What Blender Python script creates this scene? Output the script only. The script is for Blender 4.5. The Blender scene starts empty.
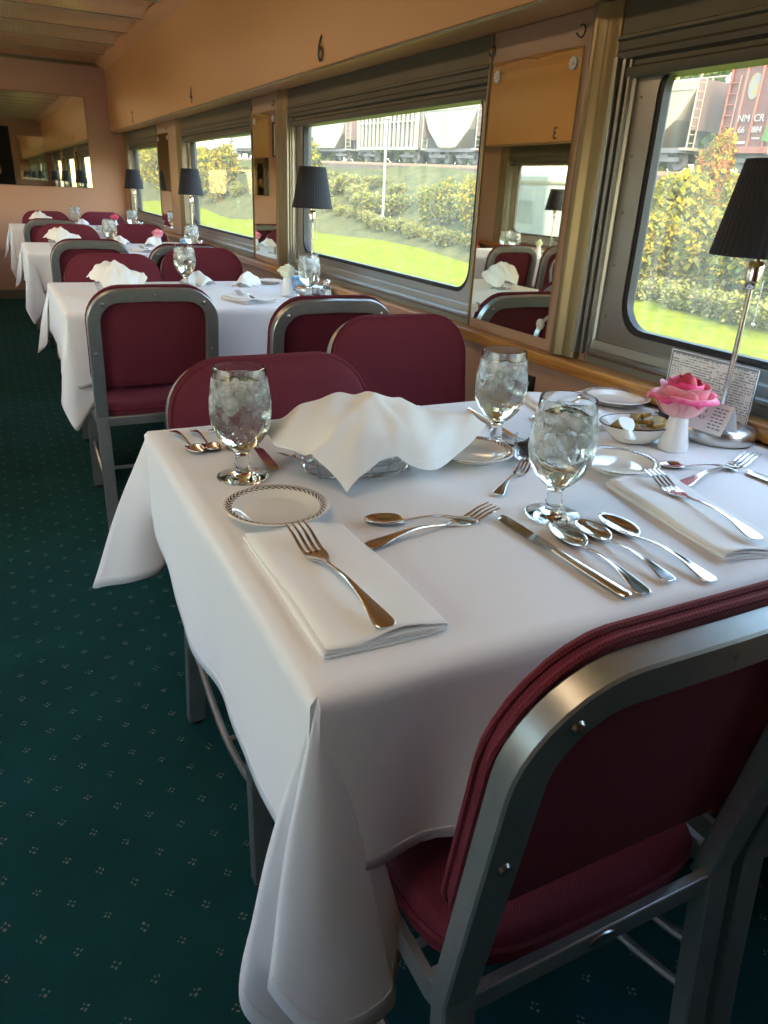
import bpy, bmesh, math, random
from math import pi, sin, cos, radians, sqrt, atan2, exp
from mathutils import Vector, Matrix
random.seed(7)
SC = bpy.context.scene
COL = SC.collection
P = 2.21                      # bay pitch of the dining car
H = 1.16                      # lens height
XW = 1.33                     # window wall
XO = -1.55                    # opposite window wall
YE = 8.50                     # end wall
YR = -0.95                    # rear wall
ZT = 0.74                     # top of the tablecloths
SKY_S, SUN_E, EXPO = .92, 1.15, 1.0
TX0, TX1 = 0.205, 1.30        # table extent across the car

# ------------------------------------------------------------------ materials
def _mat(name):
    m = bpy.data.materials.new(name); m.use_nodes = True
    nt = m.node_tree; b = nt.nodes['Principled BSDF']
    return m, nt, b
def pm(name, col, rough=.6, metal=0., noise=None, bump=None, sheen=0., coat=0., spec=None, trans=0., ior=None, aniso=0.):
    m, nt, b = _mat(name); N, L = nt.nodes, nt.links
    b.inputs['Base Color'].default_value = (*col, 1); b.inputs['Roughness'].default_value = rough
    b.inputs['Metallic'].default_value = metal
    if sheen: b.inputs['Sheen Weight'].default_value = sheen
    if coat: b.inputs['Coat Weight'].default_value = coat
    if spec is not None: b.inputs['Specular IOR Level'].default_value = spec
    if trans: b.inputs['Transmission Weight'].default_value = trans
    if ior: b.inputs['IOR'].default_value = ior
    if aniso: b.inputs['Anisotropic'].default_value = aniso
    tc = N.new('ShaderNodeTexCoord')
    if noise:      # (scale, second colour, contrast, stretch)
        sc, c2, k = noise[:3]; st = noise[3] if len(noise) > 3 else (1, 1, 1)
        mp = N.new('ShaderNodeMapping'); mp.inputs['Scale'].default_value = st
        n = N.new('ShaderNodeTexNoise'); n.inputs['Scale'].default_value = sc; n.inputs['Detail'].default_value = 6
        r = N.new('ShaderNodeValToRGB'); r.color_ramp.elements[0].position = .5 - k; r.color_ramp.elements[1].position = .5 + k
        r.color_ramp.elements[0].color = (*c2, 1); r.color_ramp.elements[1].color = (*col, 1)
        L.new(tc.outputs['Object'], mp.inputs[0]); L.new(mp.outputs[0], n.inputs[0]); L.new(n.outputs[0], r.inputs[0])
        L.new(r.outputs[0], b.inputs['Base Color'])
    if bump:       # (scale, strength, distance, stretch)
        st = bump[3] if len(bump) > 3 else (1, 1, 1)
        mp = N.new('ShaderNodeMapping'); mp.inputs['Scale'].default_value = st
        n = N.new('ShaderNodeTexNoise'); n.inputs['Scale'].default_value = bump[0]; n.inputs['Detail'].default_value = 4
        bp = N.new('ShaderNodeBump'); bp.inputs['Strength'].default_value = bump[1]; bp.inputs['Distance'].default_value = bump[2]
        L.new(tc.outputs['Object'], mp.inputs[0]); L.new(mp.outputs[0], n.inputs[0]); L.new(n.outputs[0], bp.inputs['Height'])
        L.new(bp.outputs[0], b.inputs['Normal'])
    return m
M = {}
M['cloth'] = pm('white linen', (.84, .84, .86), .75, bump=(9, .35, .006), sheen=.15)
M['napkin'] = pm('white napkin linen', (.88, .88, .87), .8, bump=(22, .25, .003), sheen=.15)
M['frame'] = pm('grey painted steel', (.40, .43, .44), .34, .75, noise=(60, (.33, .355, .36), .3), bump=(90, .05, .001))
M['wall'] = pm('pink tan wall laminate', (.50, .30, .215), .5, noise=(3, (.47, .28, .20), .4))
M['bulk'] = pm('tan bulkhead laminate', (.74, .40, .155), .38, noise=(1.6, (.66, .34, .125), .4, (6, .3, 1)))
M['pier'] = pm('pier laminate', (.47, .31, .22), .42, noise=(6, (.42, .27, .19), .4, (1, 1, .2)))
M['alu'] = pm('brushed aluminium', (.42, .43, .41), .34, .9, noise=(30, (.35, .36, .33), .3, (1, .1, 1)))
M['alu_dark'] = pm('dull aluminium', (.33, .34, .32), .42, .85, noise=(20, (.27, .28, .25), .3, (1, .1, 1)))
M['olive'] = pm('olive anodised metal', (.31, .25, .15), .34, .8, noise=(12, (.25, .20, .12), .3, (1, 1, .2)))
M['housing'] = pm('dark olive shade housing', (.13, .12, .08), .5, .25, noise=(12, (.095, .09, .06), .3, (1, .2, 1)))
M['gasket'] = pm('black rubber gasket', (.012, .014, .018), .5)
M['mirror'] = pm('mirror silver', (.74, .74, .60), .02, 1.)
M['steel'] = pm('polished stainless cutlery', (.78, .77, .75), .12, 1.)
M['chrome'] = pm('chrome wire', (.7, .71, .72), .14, 1.)
M['brushed'] = pm('brushed nickel', (.62, .61, .58), .27, 1., bump=(60, .12, .001, (1, 1, 30)))
M['shade'] = pm('black pleated fabric', (.012, .014, .022), .8, sheen=.1)
M['lining'] = pm('gold shade lining', (.55, .33, .12), .5)
M['black'] = pm('black plastic', (.015, .015, .016), .35)
M['screw'] = pm('steel screw', (.35, .36, .37), .3, 1.)
M['vase'] = pm('white bud vase porcelain', (.82, .84, .85), .3, coat=.3)
M['china'] = pm('cream china', (.80, .76, .68), .12, coat=.6)
M['butter'] = pm('gold butter wrap', (.46, .30, .04), .6, noise=(30, (.26, .17, .025), .1))
M['knifewhite'] = pm('white spreader handle', (.80, .83, .83), .35)
M['jam'] = pm('dark red jam', (.035, .008, .01), .15)
M['card'] = pm('white card', (.86, .86, .84), .6)
M['ink'] = pm('black ink', (.02, .02, .02), .6)
M['blue'] = pm('blue sugar paper', (.10, .33, .55), .6, noise=(40, (.6, .75, .85), .15))
M['leg'] = pm('dark table leg steel', (.06, .06, .06), .4, .6)
M['wood_top'] = pm('table underside board', (.25, .15, .08), .5)
M['stem'] = pm('green flower stem', (.10, .25, .05), .5)
M['lid'] = pm('shaker lid metal', (.7, .7, .7), .25, 1.)
M['salt'] = pm('salt grains', (.85, .85, .84), .7)
M['diffuser'] = None
def emis(name, col, s):
    m, nt, b = _mat(name); b.inputs['Emission Color'].default_value = (*col, 1); b.inputs['Emission Strength'].default_value = s
    b.inputs['Base Color'].default_value = (.8, .8, .8, 1)
    return m
M['diffuser'] = emis('lamp diffuser', (1., .70, .42), 5.0)
def glass(name, col=(1, 1, 1), rough=0., ior=1.5):
    m, nt, b = _mat(name); N, L = nt.nodes, nt.links
    g = N.new('ShaderNodeBsdfGlass'); g.inputs['Color'].default_value = (*col, 1); g.inputs['Roughness'].default_value = rough; g.inputs['IOR'].default_value = ior
    L.new(g.outputs[0], N['Material Output'].inputs[0]); return m
M['glass'] = glass('goblet glass', (.97, .985, .98), .0, 1.45)
M['water'] = glass('water', (.95, .975, .96), .0, 1.333)
M['acrylic'] = glass('clear acrylic', (.97, .98, .98), .01, 1.3)
def ice_mat():
    m, nt, b = _mat('ice'); N, L = nt.nodes, nt.links
    b.inputs['Base Color'].default_value = (1, 1, 1, 1); b.inputs['Transmission Weight'].default_value = .5; b.inputs['Roughness'].default_value = .22; b.inputs['IOR'].default_value = 1.31
    return m
M['ice'] = ice_mat()
def fog_mat():       # fine condensation misting the outside of a cold glass
    m, nt, b = _mat('condensation mist'); N, L = nt.nodes, nt.links
    tr = N.new('ShaderNodeBsdfTransparent'); df = N.new('ShaderNodeBsdfDiffuse'); df.inputs[0].default_value = (.92, .94, .95, 1); tl = N.new('ShaderNodeBsdfTranslucent'); tl.inputs[0].default_value = (.92, .94, .95, 1)
    mx0 = N.new('ShaderNodeMixShader'); L.new(df.outputs[0], mx0.inputs[1]); L.new(tl.outputs[0], mx0.inputs[2])
    tc = N.new('ShaderNodeTexCoord'); n = N.new('ShaderNodeTexNoise'); n.inputs['Scale'].default_value = 55; n.inputs['Detail'].default_value = 8
    sp = N.new('ShaderNodeSeparateXYZ'); L.new(tc.outputs['Object'], sp.inputs[0]); L.new(tc.outputs['Object'], n.inputs[0])
    r = N.new('ShaderNodeMapRange'); r.inputs[1].default_value = .35; r.inputs[2].default_value = .75; r.inputs[3].default_value = .05; r.inputs[4].default_value = .80; L.new(n.outputs[0], r.inputs[0])
    h = N.new('ShaderNodeMapRange'); h.inputs[1].default_value = .085; h.inputs[2].default_value = .135; h.inputs[3].default_value = .30; h.inputs[4].default_value = 1.; L.new(sp.outputs[2], h.inputs[0])
    mm = N.new('ShaderNodeMath'); mm.operation = 'MULTIPLY'; L.new(r.outputs[0], mm.inputs[0]); L.new(h.outputs[0], mm.inputs[1])
    mx = N.new('ShaderNodeMixShader'); L.new(mm.outputs[0], mx.inputs[0]); L.new(tr.outputs[0], mx.inputs[1]); L.new(mx0.outputs[0], mx.inputs[2]); L.new(mx.outputs[0], N['Material Output'].inputs[0]); return m
M['fog'] = fog_mat()
class NG:     # tiny helper for maths nodes
    def __init__(s, nt): s.nt = nt
    def m(s, op, a, b=None, c=None):
        n = s.nt.nodes.new('ShaderNodeMath'); n.operation = op
        for i, v in enumerate((a, b, c)):
            if v is None: continue
            if isinstance(v, (int, float)): n.inputs[i].default_value = v
            else: s.nt.links.new(v, n.inputs[i])
        return n.outputs[0]
def pane_mat():        # flat window glass, a little dusty
    m, nt, b = _mat('window glass'); N, L = nt.nodes, nt.links
    tr = N.new('ShaderNodeBsdfTransparent'); tr.inputs[0].default_value = (.95, .97, .95, 1)
    gl = N.new('ShaderNodeBsdfGlossy'); gl.inputs['Roughness'].default_value = .02
    tl = N.new('ShaderNodeBsdfTranslucent'); tl.inputs[0].default_value = (.95, .92, .8, 1)
    lw = N.new('ShaderNodeLayerWeight'); fr = N.new('ShaderNodeMapRange'); g_ = NG(nt); L.new(g_.m('POWER', lw.outputs['Facing'], 5.), fr.inputs[0]); fr.inputs[3].default_value = .02; fr.inputs[4].default_value = .3
    tc = N.new('ShaderNodeTexCoord'); mp = N.new('ShaderNodeMapping'); mp.inputs['Scale'].default_value = (1, 7, .6)
    n = N.new('ShaderNodeTexNoise'); n.inputs['Scale'].default_value = 5; n.inputs['Detail'].default_value = 6
    r = N.new('ShaderNodeMapRange'); r.inputs[1].default_value = .3; r.inputs[2].default_value = .75; r.inputs[3].default_value = .02; r.inputs[4].default_value = .075
    L.new(tc.outputs['Object'], mp.inputs[0]); L.new(mp.outputs[0], n.inputs[0]); L.new(n.outputs[0], r.inputs[0])
    m1 = N.new('ShaderNodeMixShader'); m2 = N.new('ShaderNodeMixShader')
    L.new(r.outputs[0], m1.inputs[0]); L.new(tr.outputs[0], m1.inputs[1]); L.new(tl.outputs[0], m1.inputs[2])
    L.new(fr.outputs[0], m2.inputs[0]); L.new(m1.outputs[0], m2.inputs[1]); L.new(gl.outputs[0], m2.inputs[2])
    L.new(m2.outputs[0], N['Material Output'].inputs[0]); return m
M['pane'] = pane_mat()
def maroon_mat(name='maroon woven upholstery', c1=(.170, .010, .028), c2=(.062, .004, .013)):
    m, nt, b = _mat(name); N, L = nt.nodes, nt.links
    tc = N.new('ShaderNodeTexCoord'); mp = N.new('ShaderNodeMapping'); mp.inputs['Rotation'].default_value = (.4, .6, .7)
    w = N.new('ShaderNodeTexWave'); w.inputs['Scale'].default_value = 120; w.inputs['Distortion'].default_value = 5.; w.inputs['Detail'].default_value = 3; w.inputs['Detail Scale'].default_value = 6
    r = N.new('ShaderNodeValToRGB'); r.color_ramp.elements[0].color = (*c2, 1); r.color_ramp.elements[1].color = (*c1, 1)
    bp = N.new('ShaderNodeBump'); bp.inputs['Strength'].default_value = .35; bp.inputs['Distance'].default_value = .0015
    L.new(tc.outputs['Object'], mp.inputs[0]); L.new(mp.outputs[0], w.inputs[0]); L.new(w.outputs[0], r.inputs[0]); L.new(r.outputs[0], b.inputs['Base Color'])
    L.new(w.outputs[0], bp.inputs['Height']); L.new(bp.outputs[0], b.inputs['Normal'])
    b.inputs['Roughness'].default_value = .85; b.inputs['Sheen Weight'].default_value = .12; b.inputs['Sheen Tint'].default_value = (.8, .15, .25, 1)
    return m
M['maroon'] = maroon_mat()
def wood_mat():
    m, nt, b = _mat('golden oak rail'); N, L = nt.nodes, nt.links
    tc = N.new('ShaderNodeTexCoord'); mp = N.new('ShaderNodeMapping'); mp.inputs['Scale'].default_value = (14, .8, 20)
    n = N.new('ShaderNodeTexNoise'); n.inputs['Scale'].default_value = 3; n.inputs['Detail'].default_value = 8; n.inputs['Distortion'].default_value = 1.
    r = N.new('ShaderNodeValToRGB'); e = r.color_ramp.elements
    e[0].position = .3; e[0].color = (.30, .12, .025, 1); e[1].position = .7; e[1].color = (.62, .32, .09, 1)
    L.new(tc.outputs['Object'], mp.inputs[0]); L.new(mp.outputs[0], n.inputs[0]); L.new(n.outputs[0], r.inputs[0]); L.new(r.outputs[0], b.inputs['Base Color'])
    b.inputs['Roughness'].default_value = .28; b.inputs['Coat Weight'].default_value = .3
    return m
M['oak'] = wood_mat()
def carpet_mat():
    m, nt, b = _mat('green patterned carpet'); N, L = nt.nodes, nt.links; g = NG(nt)
    tc = N.new('ShaderNodeTexCoord'); sp = N.new('ShaderNodeSeparateXYZ'); L.new(tc.outputs['Object'], sp.inputs[0])
    jn = N.new('ShaderNodeTexNoise'); jn.inputs['Scale'].default_value = 2.2; L.new(tc.outputs['Object'], jn.inputs[0])
    jx = N.new('ShaderNodeTexNoise'); jx.inputs['Scale'].default_value = 60; L.new(tc.outputs['Object'], jx.inputs[0]); js = N.new('ShaderNodeSeparateColor'); L.new(jx.outputs['Color'], js.inputs[0])
    X = g.m('ADD', sp.outputs[0], g.m('MULTIPLY', g.m('SUBTRACT', js.outputs[0], .5), .012)); Y = g.m('ADD', sp.outputs[1], g.m('MULTIPLY', g.m('SUBTRACT', js.outputs[1], .5), .012))
    def lattice(ox, oy, dx, dy, rr):    # round speck of radius rr at offset dx,dy from each lattice point
        u = g.m('SUBTRACT', g.m('MULTIPLY', g.m('SUBTRACT', g.m('FRACT', g.m('MULTIPLY', g.m('SUBTRACT', X, ox), 1/.105)), .5), .105), dx)
        v = g.m('SUBTRACT', g.m('MULTIPLY', g.m('SUBTRACT', g.m('FRACT', g.m('MULTIPLY', g.m('SUBTRACT', Y, oy), 1/.0975)), .5), .0975), dy)
        d = g.m('SQRT', g.m('ADD', g.m('MULTIPLY', u, u), g.m('MULTIPLY', v, v)))
        return g.m('LESS_THAN', d, rr)
    tot = None
    for ox, oy in ((.117 - .0525, 1.066 - .04875), (.117, 1.066)):
        for dx, dy, rr in ((-.0055, .001, .0021), (.0055, .0015, .0021), (.0, .0068, .0019), (.0, -.0045, .0026)):
            s = lattice(ox, oy, dx, dy, rr); tot = s if tot is None else g.m('MAXIMUM', tot, s)
    pn = N.new('ShaderNodeTexNoise'); pn.inputs['Scale'].default_value = 420; L.new(tc.outputs['Object'], pn.inputs[0])
    bn = N.new('ShaderNodeTexNoise'); bn.inputs['Scale'].default_value = 5; bn.inputs['Detail'].default_value = 5; L.new(tc.outputs['Object'], bn.inputs[0])
    base = N.new('ShaderNodeValToRGB'); base.color_ramp.elements[0].position = .3; base.color_ramp.elements[1].position = .75
    base.color_ramp.elements[0].color = (.0040, .036, .039, 1); base.color_ramp.elements[1].color = (.011, .080, .083, 1)
    mixf = g.m('ADD', g.m('MULTIPLY', pn.outputs[0], .6), g.m('MULTIPLY', bn.outputs[0], .4)); L.new(mixf, base.inputs[0])
    mx = N.new('ShaderNodeMix'); mx.data_type = 'RGBA'; L.new(g.m('MULTIPLY', tot, g.m('MULTIPLY', g.m('POWER', pn.outputs[0], 1.6), 1.25)), mx.inputs[0]); L.new(base.outputs[0], mx.inputs[6]); mx.inputs[7].default_value = (.40, .36, .28, 1)
    L.new(mx.outputs[2], b.inputs['Base Color']); b.inputs['Roughness'].default_value = .95; b.inputs['Specular IOR Level'].default_value = .15
    bp = N.new('ShaderNodeBump'); bp.inputs['Strength'].default_value = .5; bp.inputs['Distance'].default_value = .003; L.new(pn.outputs[0], bp.inputs['Height']); L.new(bp.outputs[0], b.inputs['Normal'])
    return m
M['carpet'] = carpet_mat()
def plate_mat(R):       # cream china with a dark laurel border
    m, nt, b = _mat('china with laurel border'); N, L = nt.nodes, nt.links; g = NG(nt)
    tc = N.new('ShaderNodeTexCoord'); sp = N.new('ShaderNodeSeparateXYZ'); L.new(tc.outputs['Object'], sp.inputs[0])
    X, Y = sp.outputs[0], sp.outputs[1]
    r = g.m('SQRT', g.m('ADD', g.m('MULTIPLY', X, X), g.m('MULTIPLY', Y, Y)))
    a = g.m('MULTIPLY', g.m('ARCTAN2', Y, X), 46 / (2 * pi))
    d = g.m('ABSOLUTE', g.m('SUBTRACT', r, R * .905))
    fr = g.m('FRACT', g.m('ADD', a, g.m('MULTIPLY', d, 200)))
    leaf = g.m('MULTIPLY', g.m('LESS_THAN', fr, g.m('SUBTRACT', .70, g.m('MULTIPLY', d, 60))), g.m('LESS_THAN', d, .0048))
    mx = N.new('ShaderNodeMix'); mx.data_type = 'RGBA'; L.new(leaf, mx.inputs[0]); mx.inputs[6].default_value = (.80, .76, .68, 1); mx.inputs[7].default_value = (.07, .025, .03, 1)
    L.new(mx.outputs[2], b.inputs['Base Color']); b.inputs['Roughness'].default_value = .1; b.inputs['Coat Weight'].default_value = .6
    return m
M['plate'] = plate_mat(.072)
def print_mat():        # a printed page: rows of unreadable small type
    m, nt, b = _mat('printed menu page'); N, L = nt.nodes, nt.links; g = NG(nt)
    tc = N.new('ShaderNodeTexCoord'); sp = N.new('ShaderNodeSeparateXYZ'); L.new(tc.outputs['Object'], sp.inputs[0])
    row = g.m('LESS_THAN', g.m('FRACT', g.m('MULTIPLY', sp.outputs[2], 190)), .5)
    mp = N.new('ShaderNodeMapping'); mp.inputs['Scale'].default_value = (1, 420, 190); L.new(tc.outputs['Object'], mp.inputs[0])
    wn = N.new('ShaderNodeTexWhiteNoise'); sn = N.new('ShaderNodeVectorMath'); sn.operation = 'FLOOR'; L.new(mp.outputs[0], sn.inputs[0]); L.new(sn.outputs[0], wn.inputs[0])
    ww = N.new('ShaderNodeTexNoise'); ww.inputs['Scale'].default_value = 1.; mp2 = N.new('ShaderNodeMapping'); mp2.inputs['Scale'].default_value = (1, 24, 60); L.new(tc.outputs['Object'], mp2.inputs[0]); L.new(mp2.outputs[0], ww.inputs[0])
    ink = g.m('MULTIPLY', g.m('MULTIPLY', row, g.m('GREATER_THAN', wn.outputs[0], .28)), g.m('GREATER_THAN', ww.outputs[0], .44))
    mx = N.new('ShaderNodeMix'); mx.data_type = 'RGBA'; L.new(ink, mx.inputs[0]); mx.inputs[6].default_value = (.84, .84, .82, 1); mx.inputs[7].default_value = (.36, .36, .40, 1)
    L.new(mx.outputs[2], b.inputs['Base Color']); b.inputs['Roughness'].default_value = .5
    return m
M['print'] = print_mat()

# ------------------------------------------------------------------ mesh helpers
def tag(o, label=None, cat=None, group=None, kind=None):
    if label: o['label'] = label
    if cat: o['category'] = cat
    if group: o['group'] = group
    if kind: o['kind'] = kind
    return o
def empty(name, loc=(0, 0, 0), rz=0, label=None, cat=None, group=None):
    o = bpy.data.objects.new(name, None); COL.objects.link(o); o.location = loc; o.rotation_euler = (0, 0, rz); o.empty_display_size = .05
    return tag(o, label, cat, group)
class MB:
    def __init__(s): s.v = []; s.f = []
    def add(s, vs, fs):
        k = len(s.v); s.v += [tuple(v) for v in vs]; s.f += [tuple(i + k for i in f) for f in fs]; return s
    def box(s, c, d, R=None):
        vs = [Vector(((i & 1) - .5, ((i >> 1) & 1) - .5, (i >> 2) - .5)) for i in range(8)]
        vs = [Vector((v.x * d[0], v.y * d[1], v.z * d[2])) for v in vs]
        if R is not None: vs = [R @ v for v in vs]
        c = Vector(c)
        return s.add([v + c for v in vs], [(0, 2, 3, 1), (4, 5, 7, 6), (0, 1, 5, 4), (2, 6, 7, 3), (0, 4, 6, 2), (1, 3, 7, 5)])
    def b2(s, x0, x1, y0, y1, z0, z1): return s.box(((x0+x1)/2, (y0+y1)/2, (z0+z1)/2), (abs(x1-x0), abs(y1-y0), abs(z1-z0)))
    def lathe(s, prof, n=32, c=(0, 0, 0), closed=False, rad=None):
        vs = []
        for r, z in prof:
            for i in range(n):
                a = 2 * pi * i / n; q = r * (rad(a, z) if rad else 1); vs.append((c[0] + q * cos(a), c[1] + q * sin(a), c[2] + z))
        fs = []; m = len(prof)
        for j in range(m if closed else m - 1):
            for i in range(n):
                a, b = j * n + i, j * n + (i + 1) % n; cc, d = ((j + 1) % m) * n + (i + 1) % n, ((j + 1) % m) * n + i
                fs.append((a, b, cc, d))
        return s.add(vs, fs)
    def sweep(s, path, sec, up=(0, 0, 1), closed=False, caps=True, scale=None, up_fn=None):
        path = [Vector(p) for p in path]; n = len(path); k = len(sec); vs = []; up = Vector(up)
        for i, p in enumerate(path):
            a = path[(i - 1) % n] if (closed or i > 0) else p; b = path[(i + 1) % n] if (closed or i < n - 1) else p
            t = (b - a).normalized(); u = up_fn(i) if up_fn else up
            sd = t.cross(u)
            if sd.length < 1e-4: sd = t.cross(Vector((.3, 1, .2)))
            sd.normalize(); w = sd.cross(t).normalized(); q = scale(i / (n - 1)) if scale else 1
            qa, qb = q if isinstance(q, tuple) else (q, q)
            for (x, y) in sec: vs.append(p + sd * x * qa + w * y * qb)
        fs = []
        for i in range(n if closed else n - 1):
            for j in range(k):
                a = i * k + j; b = i * k + (j + 1) % k; c2 = ((i + 1) % n) * k
                fs.append((a, b, c2 + (j + 1) % k, c2 + j))
        if caps and not closed: fs += [tuple(range(k))[::-1], tuple((n - 1) * k + j for j in range(k))]
        return s.add(vs, fs)
    def tube(s, path, r, n=8, closed=False, scale=None, up=(0.13, .21, 1)):
        sec = [(r * cos(2 * pi * i / n), r * sin(2 * pi * i / n)) for i in range(n)]
        return s.sweep(path, sec, up=up, closed=closed, scale=scale)
    def grid(s, fn, nu, nv, wrap=False):
        vs = [fn(i / nu, j / nv) for i in range(nu + (0 if wrap else 1)) for j in range(nv + 1)]
        fs = []
        for i in range(nu):
            for j in range(nv):
                i2 = (i + 1) % nu if wrap else i + 1
                fs.append((i * (nv + 1) + j, i2 * (nv + 1) + j, i2 * (nv + 1) + j + 1, i * (nv + 1) + j + 1))
        return s.add(vs, fs)
    def build(s, name, mat, parent=None, smooth=True, bevel=0, subs=0, solid=0, sharp=38, merge=False, kind=None, loc=None):
        me = bpy.data.meshes.new(name); me.from_pydata([tuple(v) for v in s.v], [], s.f); me.materials.append(mat)
        bm = bmesh.new(); bm.from_mesh(me)
        if merge: bmesh.ops.remove_doubles(bm, verts=bm.verts, dist=1e-5)
        bmesh.ops.recalc_face_normals(bm, faces=bm.faces); bm.to_mesh(me); bm.free()
        if smooth:
            me.shade_smooth(); me.set_sharp_from_angle(angle=radians(sharp))
        o = bpy.data.objects.new(name, me); COL.objects.link(o)
        if parent is not None: o.parent = parent
        if solid:
            d = o.modifiers.new('s', 'SOLIDIFY'); d.thickness = solid; d.offset = 0
        if bevel:
            d = o.modifiers.new('b', 'BEVEL'); d.width = bevel; d.segments = 2; d.limit_method = 'ANGLE'; d.angle_limit = radians(40)
        if subs:
            d = o.modifiers.new('u', 'SUBSURF'); d.levels = subs; d.render_levels = subs
        if kind: o['kind'] = kind
        if loc: o.location = loc
        return o
def kids(o): return [c for c in bpy.data.objects if c.parent is o]
KIDS = {}
def freeze(o):      # remember a prototype's tree once
    KIDS[o.name] = [(c, list(kids(c))) for c in kids(o)]; return o
def copy_thing(o, loc, rz=0, label=None, group=None, skip=()):
    r = o.copy(); COL.objects.link(r); r.location = loc; r.rotation_euler = (0, 0, rz)
    if label: r['label'] = label
    if group: r['group'] = group
    for ch, gs in KIDS.get(o.name, []):
        if ch.name.split('.')[0] in skip: continue
        c = ch.copy(); COL.objects.link(c); c.parent = r
        for g in gs:
            d = g.copy(); COL.objects.link(d); d.parent = c
    return r
def place(o, loc, rz=0, label=None, group=None):
    o.location = loc; o.rotation_euler = (0, 0, rz)
    if label: o['label'] = label
    if group: o['group'] = group
    return o
USED = set()
def put(proto, loc, rz, label, group=None, skip=()):     # first call moves the prototype, later calls copy it
    if proto.name not in USED and not skip:
        USED.add(proto.name); return place(proto, loc, rz, label, group)
    return copy_thing(proto, loc, rz, label, group, skip)
def rrect(w, h, r, n=5):        # rounded rectangle outline, centred
    pts = []
    for cx, cy, a0 in ((w/2-r, h/2-r, 0), (-w/2+r, h/2-r, pi/2), (-w/2+r, -h/2+r, pi), (w/2-r, -h/2+r, 3*pi/2)):
        for i in range(n + 1):
            a = a0 + pi / 2 * i / n; pts.append((cx + r * cos(a), cy + r * sin(a)))
    return pts
def catmull(pts, n):
    pts = [Vector(p) for p in pts]; out = []
    ext = [pts[0] * 2 - pts[1]] + pts + [pts[-1] * 2 - pts[-2]]
    for i in range(1, len(ext) - 2):
        p0, p1, p2, p3 = ext[i-1:i+3]
        for k in range(n):
            t = k / n
            out.append(.5 * ((2*p1) + (p2-p0)*t + (2*p0-5*p1+4*p2-p3)*t*t + (3*p1-p0-3*p2+p3)*t**3))
    out.append(pts[-1]); return out

# ------------------------------------------------------------------ room shell
MB().b2(XO - .1, XW + .1, YR - .1, YE + .1, -.06, 0).build('floor', M['carpet'], kind='structure', smooth=False)
# ribbed ceiling of bowed transverse panels
def ceiling():
    mb = MB(); x0, x1 = -1.36, 1.13; nx = 300; pitch = .615; ys = []
    y = 5.35 - 11 * pitch
    while y < YE + .01:
        for k in range(6): ys.append((y + pitch * k / 6, 2.150 + .030 * sin(pi * k / 6) ** .8 if k else 2.150))
        ys.append((y + pitch * .995, 2.150)); y += pitch
    ys = [q for q in ys if YR <= q[0] <= YE]; vs = []; fs = []
    for i in range(nx + 1):
        x = x0 + (x1 - x0) * i / nx; dz = .0030 * (i % 2)
        for (yy, zz) in ys: vs.append((x, yy, zz - dz))
    m = len(ys)
    for i in range(nx):
        for j in range(m - 1): fs.append((i*m+j, (i+1)*m+j, (i+1)*m+j+1, i*m+j+1))
    mb.add(vs, fs); c = mb.build('ceiling', pm('tan ribbed metal ceiling', (.72, .48, .25), .28, .8), kind='structure', smooth=False)
    mb = MB(); k = 0; y = 5.35 - 10 * pitch
    while y < YE - .05: mb.b2(x0, x1, y - .006, y + .006, 2.146, 2.151); y += pitch
    mb.build('ceiling_seam', M['alu_dark'], c, smooth=False)
    MB().b2(XO - .15, XW + .15, YR - .15, YE + .15, 2.19, 2.26).build('roof_shell', M['alu_dark'], c, smooth=False)
ceiling()
WHITE_TRIM = pm('cream cove trim', (.55, .44, .36), .45)
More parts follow.
